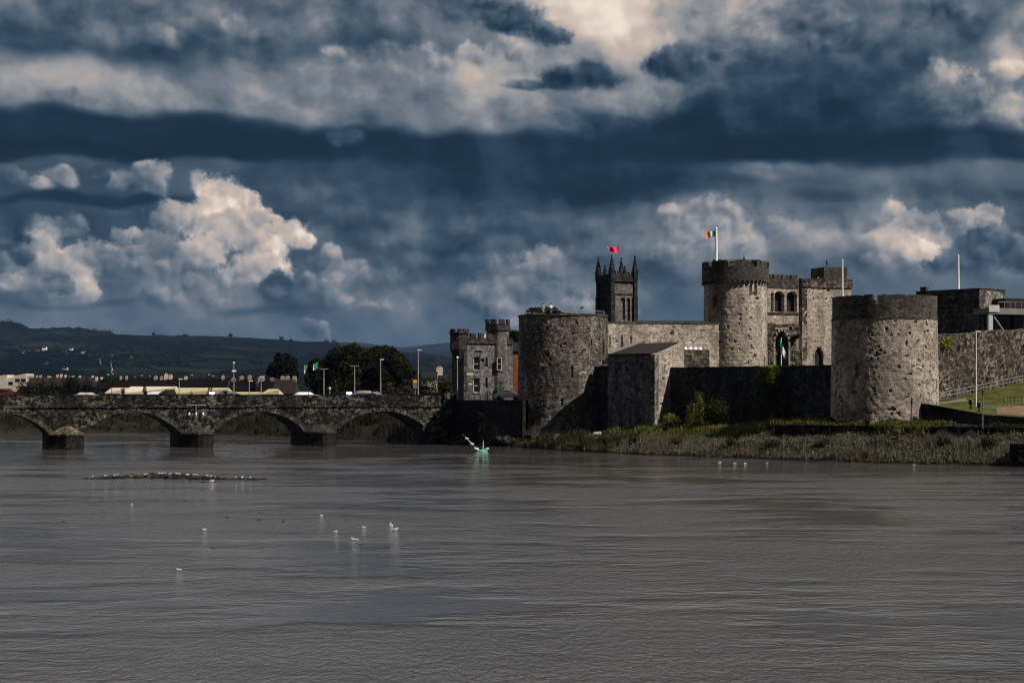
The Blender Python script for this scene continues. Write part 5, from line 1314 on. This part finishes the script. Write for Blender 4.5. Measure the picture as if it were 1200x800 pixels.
# dark roof line between church and gatehouse
t = thing('church_nave', (wx(790, 330), 330, 4.6), 'low dark slate roof running right from the church tower', 'building')
b = MB(); b.box(wx(744, 330), wx(838, 330), 330, 338, 4.6, 21.5); build('wall', b, 'church_dark', t)
b = MB(); x0, x1 = wx(743, 330), wx(840, 330); b.hexa([(x0, 329.6, 21.5), (x1, 329.6, 21.5), (x1, 338.4, 21.5), (x0, 338.4, 21.5)], [(x0, 333.8, 22.6), (x1, 333.8, 22.6), (x1, 334.2, 22.6), (x0, 334.2, 22.6)]); build('roof', b, 'slate', t)

# ------------------------------------------------------------------ trees
tree(333, 470, 412, 452, 43, 'round dark tree standing alone left of the tree mass', 1, 'leaf_far', 3600, .5, group=None)
for i, (px, D, yt, yb, wp, lb) in enumerate((
    (378, 392, 414, 458, 44, 'dark tree at the left end of the tree mass, behind the green flags'),
    (404, 382, 399, 456, 52, 'tall dark tree second from the left in the tree mass'),
    (432, 388, 397, 456, 56, 'tallest dark tree at the middle of the tree mass'),
    (456, 380, 408, 458, 48, 'dark tree right of the tallest in the tree mass'),
    (474, 372, 424, 460, 34, 'lowest dark tree at the right end of the tree mass'),
    (438, 402, 402, 456, 70, 'widest dark tree filling the gap behind the middle of the tree mass'),
    (452, 410, 400, 456, 52, 'dark tree standing farthest back between the two tallest crowns'))):
    tree(px, D, yt, 474, wp*1.08, lb, 10+i, 'leaf', 7500, .42)
for i, (px, D, yt, yb, wp, lb) in enumerate(((581, 292, 380, 412, 24, 'dark tree showing above the toll house roof'), (603, 312, 381, 420, 20, 'olive tree squeezed between toll house and darker round tower'),
    (638, 286, 357, 400, 66, 'broad dark tree top behind the darker round tower'))):
    tree(px, D, yt, yb, wp, lb, 30+i, 'leaf', 3200 if wp < 50 else 9000, .30, group='trees behind the castle quay')
for i, (px, D, yt, yb, wp) in enumerate(((522, 330, 440, 464, 26), (500, 342, 447, 466, 22), (478, 350, 450, 468, 24), (395, 360, 450, 468, 30), (455, 352, 449, 468, 34))):
    x = wx(px, D); zt = wz(yt, D); shrub('bush', (x, D, 4.4), (wp/2/F*D*1.3, 2.2, (zt-4.4)*1.15), 1300, .3, 60+i,
        ['dark hedge bush beside the cream cottage', 'low bush in front of the cream cottage', 'rounded bush at the foot of the lowest tree', 'low bush below the green flags', 'low bush under the tallest tree'][i], 'bush', 'bush', 'bushes behind the bridge')
for i, (px, yt, wp) in enumerate(((28, 449, 34), (52, 446, 40), (78, 448, 36), (102, 450, 26))):
    D = 500+i*3; x = wx(px, D); zt = wz(yt, D); shrub('town_bush', (x, D, 4.4), (wp/2/F*D*1.3, 3, (zt-4.4)*1.2), 1500, .42, 70+i,
        'dark green bush under the cream chimneys, %s' % ['beside the red car', 'with the bright van to its left end', 'between its two neighbours', 'nearest the white wall'][i], 'bush', 'leaf', 'bushes before the left terrace')

# ------------------------------------------------------------------ the town beyond
def house(px0, px1, D, yr, ye, label, wall='dim', roof='tile', chim=(), chy=5.5, name='terraced_house', group='terraced houses beyond the bridge', depth=8, cm='cream2', cw=1.0, hip=0., win=0):
    x0, x1 = wx(px0, D), wx(px1, D); zr, ze = wz(yr, D), wz(ye, D)
    t = thing(name, ((x0+x1)/2, D, 4.5), label, 'house', group)
    b = MB(); b.box(x0, x1, D, D+depth, 4.4, ze); b.add([(x0, D, ze), (x0, D+depth, ze), (x0+hip, D+depth/2, zr-.15)], [[0, 2, 1]]); b.add([(x1, D, ze), (x1, D+depth, ze), (x1-hip, D+depth/2, zr-.15)], [[0, 1, 2]]); build('wall', b, wall, t)
    b = MB(); o = .18
    b.add([(x0-o*0, D-.35, ze-.1), (x1, D-.35, ze-.1), (x1-hip, D+depth/2, zr), (x0+hip, D+depth/2, zr), (x1, D+depth+.35, ze-.1), (x0, D+depth+.35, ze-.1)], [[0, 1, 2, 3], [3, 2, 4, 5]])
    b.add([(x0, D-.35, ze-.3), (x1, D-.35, ze-.3), (x1-hip, D+depth/2, zr-.2), (x0+hip, D+depth/2, zr-.2), (x1, D+depth+.35, ze-.3), (x0, D+depth+.35, ze-.3)], [[3, 2, 1, 0], [5, 4, 2, 3]]); b.add([(x0, D-.35, ze-.3), (x1, D-.35, ze-.3), (x1, D-.35, ze-.1), (x0, D-.35, ze-.1)], [[0, 1, 2, 3]])
    rf = build('roof', b, roof, t)
    for cx in chim:
        xc = wx(cx+rnd.uniform(-.8, .8), D+depth/2); chy_ = chy; chy = chy_*rnd.uniform(.7, 1.2); b = MB(); b.box(xc-cw/2, xc+cw/2, D+depth/2-.5, D+depth/2+.5, zr-.9, zr+chy/F*D*.8); ch = build('chimney', b, cm, rf)
        p_ = MB()
        for k in (-1, 1): p_.cyl(xc+k*.22, D+depth/2, zr+chy/F*D*.8, zr+chy/F*D*1.1, .16, .12, 6)
        build('chimney_pot', p_, 'pink', ch); chy = chy_
    for k in range(win):
        xc = x0+(x1-x0)*(k+.5)/win; b = MB(); b.box(xc-.5, xc+.5, D-.05, D+.05, ze-1.9, ze-.6); build('window', b, 'glass', t)
    return t
ordn = ['first', 'second', 'third', 'fourth', 'fifth', 'sixth', 'seventh', 'eighth', 'ninth', 'tenth', 'eleventh', 'twelfth']
edges = [112, 124, 138, 151, 164, 178, 192, 206, 221, 236, 251, 266]
chs = [(113.5, 119), (126, 132), (142, 149), (158,), (166.5, 175.5), (182, 190), (195, 200.5), (218,), (224.5,), (245, 250.5), (262,)]
for i in range(11):
    house(edges[i], edges[i+1], 540, 443+(i % 3)*.3, 455, '%s terraced house from the flag end of the long dark roof row' % ordn[i], chim=chs[i], cw=rnd.choice((.6, .75, .9, 1.1)), chy=rnd.uniform(1.8, 5.2), cm=rnd.choice(('cream2', 'cream2', 'pink', 'cream', 'slate_brown')))
eds = [31, 42, 54, 66, 80, 92, 112]; ch2 = [(33.5, 37), (43, 48), (58,), (67.5, 72, 76), (83.5, 86), (94, 108)]
for i in range(6):
    house(eds[i], eds[i+1], 575, 441, 453, '%s brownish roofed house in the row right of the cream buildings' % ordn[i], chim=ch2[i], roof='slate_brown', cw=rnd.choice((.7, 1.1)), chy=rnd.uniform(.8, 3), cm=rnd.choice(('cream2', 'pink', 'cream')), group='brown roofed houses beside the cream buildings')
for i, (a, b_, yr, ye, ch, lb) in enumerate(((266, 281, 446, 456, (273.5,), 'dark gabled house behind the camera mast'), (277, 299, 443, 457, (283, 292), 'dark roofed house with two cream chimney stacks near the camera mast'),
                                   (300, 321, 445, 458, (304, 308, 320), 'dark roofed house with three chimneys below the lone round tree'), (318, 346, 443, 460, (332, 337.5, 345.5), 'big brown slate roofed house with three cream chimneys beside the tree mass'))):
    house(a, b_, 480-i*8, yr, ye, lb, chim=ch, cw=1.05, chy=3.4, roof='tile' if i < 3 else 'slate_brown', hip=.5, group='dark houses near the trees', depth=9)
# cream flat buildings on the far left
for (a, b_, yt, lb, wn) in ((-16, 8, 440, 'cream flat roofed building cut by the left edge', 1), (8, 17, 442, 'lower cream block between its two taller neighbours', 1), (17, 31, 438.5, 'cream building with slanted top and two dark windows', 2)):
    D = 590; t = thing('cream_building', (wx((a+b_)/2, D), D, 4.5), lb, 'building', 'cream buildings at the left edge'); b = MB()
    x0, x1 = wx(a, D), wx(b_, D); z1, z2 = wz(yt+1.5, D), wz(yt-1, D)
    b.hexa([(x0, D, 4.4), (x1, D, 4.4), (x1, D+9, 4.4), (x0, D+9, 4.4)], [(x0, D, z1), (x1, D, z2), (x1, D+9, z2), (x0, D+9, z1)]); build('wall', b, 'cream', t)
    for k in range(wn):
        xc = x0+(x1-x0)*(k+.5)/wn; b = MB(); b.box(xc-.8, xc+.8, D-.06, D+.1, z1-2.2, z1-1.1); build('window', b, 'glass', t)
# pale low roofs right behind the parapet
def lowroof(px0, px1, D, y0, y1, lb, m, name='low_building', slope=0, wall='cream', skew=0):
    x0, x1 = wx(px0, D), wx(px1, D); zt, zb = wz(y0, D), wz(y1, D)
    t = thing(name, ((x0+x1)/2, D, 4.5), lb, 'building'); b = MB(); b.box(x0+.2, x1-.2, D+.3, D+9, 4.4, zb); build('wall', b, wall, t)
    b = MB(); s_ = skew; b.hexa([(x0, D, zb), (x1, D, zb), (x1, D+10, zb), (x0, D+10, zb)], [(x0+s_*.2, D+.2, zb+.25+slope), (x1-.05, D+.2, zt-.3), (x1-s_, D+7, zt), (x0+s_, D+7, zt-slope*.2)]); build('roof', b, m, t)
lowroof(123, 150, 430, 454, 461, 'pinkish low building behind the parapet under the flags', 'pink')
lowroof(140, 206, 415, 452.5, 461.5, 'long white low roof rising to the right behind the parapet', 'cream', slope=0, skew=1.2)
lowroof(172, 186, 380, 458.5, 462, 'small bright white roof wedge in front of the brown one', 'carwhite', wall='white')
lowroof(186, 197, 378, 456, 462, 'small brown roofed shed between white and yellow roofs', 'slate_brown', wall='dim')
lowroof(197, 268, 405, 454, 462, 'long pale yellow roof behind the bridge parapet', 'yellow', skew=1.2, wall='yellow')
lowroof(264, 306, 402, 459, 463, 'thin pale yellow roof right of the bright violet headlamp', 'yellow', skew=1, wall='yellow')
lowroof(304, 327, 398, 455.5, 462.5, 'short pale yellow roof with sloping ends', 'yellow', skew=1.2, wall='yellow')
house(494, 512.5, 365, 434.5, 442, 'cream cottage with grey slate roof and white chimney right of the trees', 'cream', 'slate', (516,), 7, 'cottage', None, 7, 'cream', 1.4, 0, 0)
house(508, 528, 366, 438, 447, 'dark roofed house half hidden behind bushes beside the cottage', 'dim', 'slate', (), 5, 'cottage', None, 7)
for i, (px, w_, y_) in enumerate(((169, 7, 454.5), (246, 14, 455.5), (225, 6, 458.5), (143, 8, 457))):
    D = 372; x = wx(px, D); zt = wz(y_, D); shrub('bush', (x, D, 4.4), (w_/2/F*D*1.3, 1.2, (zt-4.4)*1.25), 700, .2, 90+i,
        ['small dark bush before the white roof', 'widest dark bush before the yellow roof', 'tiny dark bush before the yellow roof', 'small dark bush before the pinkish building'][i], 'bush', 'leaf', 'bushes behind the bridge')
# small houses on the hillside
def hillside(px, py, wm, hm_, lb, m='cream', i=0):
    D = next(D for D in range(1400, 4480, 10) if HY-(hill_z(wx(px, D), D, bump=0)-EYE)*F/D <= py+.5)
    x = wx(px, D); z = hill_z(x, D, bump=0)-1; t = thing('hill_house', (x, D, z), lb, 'house', 'white houses on the hillside')
    s = D/2600; w_, h = wm*s, hm_*s; b = MB(); b.box(x-w_/2, x+w_/2, D, D+8, z, z+h+3); b.add([(x-w_/2, D, z+h+3), (x-w_/2, D+8, z+h+3), (x-w_/2, D+4, z+h+5.2)], [[0, 2, 1]]); b.add([(x+w_/2, D, z+h+3), (x+w_/2, D+8, z+h+3), (x+w_/2, D+4, z+h+5.2)], [[0, 1, 2]]); build('wall', b, m, t)
    b = MB(); b.add([(x-w_/2-.3, D-.4, z+h+2.9), (x+w_/2+.3, D-.4, z+h+2.9), (x+w_/2+.3, D+4, z+h+5.4), (x-w_/2-.3, D+4, z+h+5.4), (x+w_/2+.3, D+8.4, z+h+2.9), (x-w_/2-.3, D+8.4, z+h+2.9)], [[0, 1, 2, 3], [3, 2, 4, 5]]); build('roof', b, 'slate', t)
for i, (px, py, w_, h, lb, m) in enumerate(((51.5, 411.5, 6.5, 4.5, 'brightest white house high on the hillside, second from its left', 'white'), (43, 412.5, 6, 2, 'low pale house just left of the brightest hillside house', 'lead'), (83, 412.5, 5, 4, 'tall white gabled hillside house, middle of the right-hand three', 'white'),
    (75, 414, 5.5, 1.6, 'low pale hillside house left of the tall white one', 'lead'), (97, 414.6, 6, 2, 'wide low white hillside house right of the tall white one', 'white'), (53.5, 428, 4.5, 1, 'small pale farmhouse midway down the hill', 'lead'),
    (75.5, 435, 7, 2.2, 'white shed low on the hill above the cream chimneys', 'cream'), (152.5, 419.6, 4, 1, 'small pale house right of the long green bridge flag', 'lead'), (130.5, 417.5, 3, 1, 'tiny pale house above the long green bridge flag', 'lead'), (26.5, 414, 3, 1, 'faint pale house left on the hillside', 'lead'))):
    hillside(px, py, w_, h, lb, m)

# ------------------------------------------------------------------ bridge furniture
def on_bridge(px, b=.9):
    """distance at which the sight line of px meets the bridge's parapet line"""
    k = (px-600)/F; o = (BE[0]+BN[0]*b, BE[1]+BN[1]*b); s = (k*o[1]-o[0])/(BD[0]-k*BD[1]); return o[1]+BD[1]*s
for px, y, hd, lb in ((379.5, 432, 'two', 'grey lamp post with twin arms right of the green flags'), (415.5, 428.5, 'two', 'grey lamp post standing before the tallest tree'), (446, 421, 'side', 'taller grey lamp post before the right side of the tree mass'),
                  (490, 410, 'side', 'tallest grey pole on the bridge beside the cream cottage'), (210, 444, 'side', 'short thin pole before the long yellow roof'), (292, 446, 'side', 'short thin pole in front of the two chimney stacks'),
                  (306, 441, 'side', 'thin pole in front of the three chimney house'), (386.5, 456, 'ball', 'very small globe lamp behind the parapet')):
    D = on_bridge(px); lamp_post(px, D, y, 7.4, lb, r=.06 if y > 440 else .085, head=hd)
lamp_post(536, 270, 420, 7.1, 'grey lamp post on the quay before the toll house side', r=.08, head='ball')
D = on_bridge(274); x = wx(274, D); t = thing('camera_mast', (x, D, 7.4), 'white mast with cameras and cabinet on the bridge', 'mast')
b = MB(); b.cyl(x, D, 7.4, wz(424, D), .11, .05, 8); build('pole', b, 'steel', t); b = MB(); b.box(x-.28, x+.35, D-.15, D+.15, wz(435.5, D), wz(433.5, D)); build('camera', b, 'white', t)
b = MB(); b.box(x-.4, x+.3, D-.2, D+.2, wz(447, D), wz(443.5, D)); build('cabinet', b, 'lead', t); b = MB(); b.ell((x, D, wz(425, D)), (.17, .17, .17)); build('lamp', b, 'white', t)
D = on_bridge(487.5); x = wx(486.5, D); t = thing('direction_sign', (x, D, 7.4), 'small pale road sign beside the tallest pole on the bridge', 'sign')
b = MB(); b.box(x-.35, x+.3, D-.03, D+.03, wz(455, D), wz(448, D)); build('board', b, 'lead', t); b = MB(); b.box(x-.35, x+.3, D-.03, D+.03, wz(448, D), wz(445, D)); build('header', b, 'lifebuoy', t); b = MB(); b.tube([(x, D+.1, 7.4), (x, D+.1, 10)], .05, 6); build('post', b, 'steel', t)
def bridge_flag(px, ytop, pts, lb, plb):
    D = on_bridge(px, .6); x = wx(px, D); t = thing('flagpole', (x, D, 7.4), plb, 'flagpole', 'flagpoles')
    b = MB(); b.tube([(x, D, 7.4), (x-.1, D, wz(ytop, D))], .045, 6); build('pole', b, 'black', t)
    flag('flag', pts, [('green_half', 'green'), ('white_half', 'flagwhite')], lb, D=D, group='green and white flags', w_amp=.18)
bridge_flag(374, 417, [(373.5, 423), (373.5, 431.5), (367, 434), (367.5, 427)], 'green and white flag flying free before the tree mass', 'dark thin pole of the free flying green flag')
bridge_flag(361.5, 424, [(361.5, 425), (361, 430), (356.5, 438), (356.5, 429)], 'mostly white flag left of the free flying one', 'dark thin pole of the mostly white flag')
bridge_flag(131, 412, [(130.5, 420), (129, 421), (130.5, 437), (132, 434)], 'long drooping green flag with white lower half', 'dark thin pole of the long drooping flag')
bridge_flag(117.5, 414, [(117.5, 419), (115.5, 419.5), (117, 427.5), (118.5, 426)], 'small furled white and green flag left of the long drooping one', 'dark thin pole of the small furled flag')

# vehicles
def vehicle(px, lb, m, heading, kind='car', lights=True, D=None, b_=3.0, z=7.13, ang=None, tall=1.0, hl=1.08):
    D = on_bridge(px, b_) if D is None else D; x = wx(px, D)
    t = thing('car' if kind == 'car' else 'van', (0, 0, 0), lb, kind, 'vehicles on the bridge')
    L, W = (4.3, 1.75) if kind == 'car' else (5.2, 1.95)
    prof = [(-L/2, .35), (-L/2, .95), (-L*.42, 1.05), (-L*.28, 1.48), (L*.1, 1.5), (L*.26, 1.02), (L*.46, .88), (L/2, .7), (L/2, .35)] if kind == 'car' else \
           [(-L/2, .4), (-L/2, 2.15), (-L*.44, 2.3), (L*.2, 2.3), (L*.34, 1.4), (L*.47, 1.15), (L/2, .85), (L/2, .4)]
    prof = [(a, c*tall) for a, c in prof]; n = len(prof); mb = MB()
    V = [(a, s_*(W/2-(.16 if c > 1.2 else 0)), c) for s_ in (-1, 1) for a, c in prof]
    mb.add(V, [list(range(n))[::-1], list(range(n, 2*n))]+[[i, (i+1) % n, n+(i+1) % n, n+i] for i in range(n)]); build('body', mb, m, t)
    for s_ in (-1, 1):
        g_ = MB(); g_.add([(-L*.30, s_*(W/2+.01-.05), 1.03*tall), (L*.2, s_*(W/2+.01-.05), 1.03*tall), (L*.09, s_*(W/2-.13), 1.42*tall), (-L*.25, s_*(W/2-.13), 1.42*tall)], [[0, 1, 2, 3]])
        build('side_window', g_, 'glass', t)
    for a in (-L*.31, L*.31):
        for s_ in (-1, 1):
            w_ = MB(); nn = 14; V = [(a+.32*cos(2*pi*i/nn), s_*W/2+o, .32+.32*sin(2*pi*i/nn)) for o in (-.12, .06) for i in range(nn)]
            w_.add(V, [list(range(nn)), list(range(nn, 2*nn))[::-1]]+[[i, nn+i, nn+(i+1) % nn, (i+1) % nn] for i in range(nn)]); build('wheel', w_, 'black', t)
    if lights:
        for s_ in (-1, 1):
            h = MB(); h.ell((L/2-.05, s_*(W/2-.12), hl), (.26, .26, .19), n=8, m=5); build('headlight', h, 'headlight', t)
    t.location = (x, D, z); t.rotation_euler = (0, 0, (atan2(BD[1], BD[0]) if heading < 0 else atan2(BR_[1], BR_[0])) if ang is None else ang)
    return t
vehicle(264, 'dark car with a bright violet headlamp before the long yellow roof', 'cardark', -1, tall=.95)
vehicle(424, 'dark car with a violet headlamp below the tallest tree', 'cardark', -1, tall=1.0)
vehicle(8, 'dark red car at the left end of the bridge', 'red', 1, lights=False, tall=1.15)
vehicle(98, 'white car left of the pinkish building', 'carwhite', -1, lights=False, tall=.78, b_=5.5)
vehicle(359, 'white car roof showing under the green flags', 'carwhite', 1, lights=False, tall=.84, b_=5.5)
vehicle(438, 'silver car just left of the taller grey lamp post', 'lead', 1, lights=False, tall=.88)
vehicle(596, 'white car with lit headlamps on the quay beside the toll house', 'carwhite', 1, D=262.5, z=7.1, ang=R(-12), hl=.78)

# ------------------------------------------------------------------ things on the water
q = (wx(563, 236), 236.0)
t = thing('wrecked_marker', (q[0], q[1], 0), 'mint green and white wrecked channel marker leaning out of the water', 'channel marker')
P_ = [(wx(542, 236), 236, wz(509, 236)), (wx(547, 236), 236, wz(513.5, 236)), (wx(553, 236), 236, wz(520, 236)), (wx(558, 236), 236, wz(525.5, 236)), (wx(562, 236), 236, wz(529, 236))]
b = MB(); b.tube(P_, [.02, .06, .10, .14, .18], 7); build('leaning_boom', b, 'mint', t)
b = MB()
for k in range(1, 5): b.ell(P_[k], (.2+.06*k, .2, .13), n=7, m=5)
build('boom_floats', b, 'flagwhite', t)
b = MB(); b.ell((wx(565.5, 236), 236, .06), (.75, .5, .16), n=12, m=6); b.ell((wx(570, 236), 236, .3), (.42, .3, .18), rot=Vector((.9, 0, .4)).to_track_quat('X', 'Z'), n=9, m=5); build('hull', b, 'mint', t, smooth=True)
b = MB(); b.tube([(wx(566, 236), 236, 0), (wx(566.3, 236), 236, wz(516, 236))], [.13, .05], 6); build('mast', b, 'mint', t)

rb = random.Random(77)
BAR = []
for i in range(34):
    k = i/33; px = 108+190*k; D = 160+1.6*sin(k*5)+rb.uniform(-.8, .8); x = wx(px, D); h = (.10+.30*math.exp(-((k-.45)/.3)**2))*rb.uniform(.6, 1.3)
    mb = MB(); mb.ell((x, D, 0), (rb.uniform(.35, .75), rb.uniform(.5, 1.2), h), n=10, m=6)
    mb.v = [(a+.12*nz((a, b, c), 2.1, i), b+.15*nz((a, b, c), 2.1, i+40), c+.10*nz((a, b, c), 3.0, i+80)) for a, b, c in mb.v]
    BAR.append(mb)
    tag(build('weedy_rock', mb, 'quay' if i % 4 else 'rock'), 'low black weed covered rock in the line breaking the open water', 'rock', 'weedy rocks in mid river')
mudb = MB(); nb = 40
mudb.v = [(wx(100+215*i/nb, 160)+0, 160+1.4*sin(i/nb*5)+(j-2)*.5*sin(pi*i/nb), .09-.06*abs(j-2)) for i in range(nb+1) for j in range(5)]
for i in range(nb):
    for j in range(4): mudb.f.append([i*5+j, i*5+5+j, i*5+6+j, i*5+1+j]); mudb.uv.append([(0, 0)]*4)
tag(build('mud_bar', mudb, 'quay'), kind='structure')
def gull(x, y, z, yaw, label, group, stand=False, s=1., m='gull', up=False):
    t = thing('gull', (0, 0, 0), label, 'gull', group); lift = .12 if stand else 0
    b = MB(); V = []; prof = [(-.24, .005, .10), (-.20, .03, .09), (-.12, .07, .07), (0, .095, .06), (.10, .08, .075), (.15, .05, .11), (.18, .042, .15), (.21, .045, .175), (.245, .03, .175), (.262, .008, .17)]
    n = 8
    for a, r, zc in prof:
        for k in range(n): V.append((a, r*cos(2*pi*k/n)*.9, zc+lift+r*sin(2*pi*k/n)))
    b.add(V, [[i*n+k, i*n+(k+1) % n, (i+1)*n+(k+1) % n, (i+1)*n+k] for i in range(len(prof)-1) for k in range(n)]+[list(range(n)), [(len(prof)-1)*n+k for k in range(n)][::-1]])
    build('body', b, m, t, smooth=True)
    for sd in (-1, 1):
        b = MB()
        if up: b.add([(.06, sd*.06, .12), (-.08, sd*.06, .12), (-.10, sd*.22, .34), (.02, sd*.25, .36), (-.14, sd*.40, .42)], [[0, 1, 2, 3], [3, 2, 4]]); 
        else: b.ell((-.05, sd*.078, .085+lift), (.17, .022, .055), n=8, m=5)
        build('wing', b, 'gullwing' if m == 'gull' else 'gulldark', t)
    b = MB(); b.tube([(.255, 0, .17+lift), (.305, 0, .16+lift)], [.012, .004], 5); build('beak', b, 'beak', t)
    if stand:
        for sd in (-1, 1): b = MB(); b.tube([(0, sd*.03, .0), (0, sd*.03, .15)], .008, 4); build('leg', b, 'beak', t)
    t.location = (x, y, z); t.rotation_euler = (0, 0, yaw); t.scale = (s, s, s); return t
fl = [(154, 591, 'lone white gull nearest below the weedy rocks'), (74, 611, 'lone dark duck-like bird far left on open water'), (240, 621, 'white gull floating midway below the line of weedy rocks'), (267, 606, 'dark bird on the open water right of two floating gulls'),
      (332, 611, 'small white gull floating alone between two dark birds'), (377, 604.5, 'small white gull nearest above the right-hand trio'), (393, 623, 'white gull floating left in the right-hand cluster'), (427, 618, 'small white gull in the middle of the right-hand cluster'),
      (458.5, 616, 'white gull with wings raised beside another gull'), (462.5, 621, 'largest white gull, right end of the right-hand cluster'), (416, 633, 'white gull lowest in the right-hand cluster'), (210, 668, 'lone white gull nearest the camera'),
      (250, 642, 'dark bird floating below the middle gulls'), (303, 609, 'small dark bird between the two small white gulls')]
for i, (px, py, lb) in enumerate(fl):
    D = EYE*F/(py-HY); dark = 'dark' in lb; gull(wx(px, D), D, -.02, rb.uniform(-.7, .7)+(pi if i % 3 else 0), lb, 'birds on the open water', s=.85 if 'largest' in lb or 'lowest' in lb else .58, m='gulldark' if dark else 'gull', up='raised' in lb)
for i, px in enumerate((109, 124, 134, 137.5, 170, 186.5, 190, 192, 194, 199, 206, 207.5, 210.5, 219, 220, 227, 231, 243, 247.5, 252, 276.5, 284, 293)):
    D = 160+1.6*sin((px-108)/190*5)+(-1.7 if i % 5 == 4 else -.4); k = (px-108)/190; gull(wx(px, D), D, .06+.30*math.exp(-((k-.45)/.3)**2)*.9, rb.uniform(0, 6.3), 'white gull standing on the line of weedy rocks', 'gulls on the weedy rocks', True, s=.66)
gull(wx(239, 153), 153, -.02, .3, 'dark bird floating just in front of the weedy rocks', 'birds on the open water', m='gulldark')
gull(wx(248, 154), 154, -.02, .3, 'white gull floating just in front of the weedy rocks', 'birds on the open water')
for px, py in ((843, 542), (861, 543), (873, 543), (898, 542.5), (1026, 542), (1041, 542.5), (1055, 542), (1071, 545), (1085, 543.5)):
    x = wx(px, EYE*F/(py-HY)); D = EYE*F/(py-HY)-.3; gull(x, D, -.02, rb.uniform(0, 6), 'white gull floating along the foot of the reeds', 'gulls along the reeds', s=.8)
for k in range(14):
    px = 251+k*2.9+rb.uniform(-.8, .8); D = 341+rb.uniform(-2, 2); gull(wx(px, D), D, -.02, rb.uniform(0, 6), 'tiny white gull in the row under the third bridge arch', 'gulls beyond the bridge', s=1.1)
gull(wx(682, 256), 256, 20.9+.0, .5, 'bird perched on the darker round tower rim', None, True, m='gulldark', s=1.6)
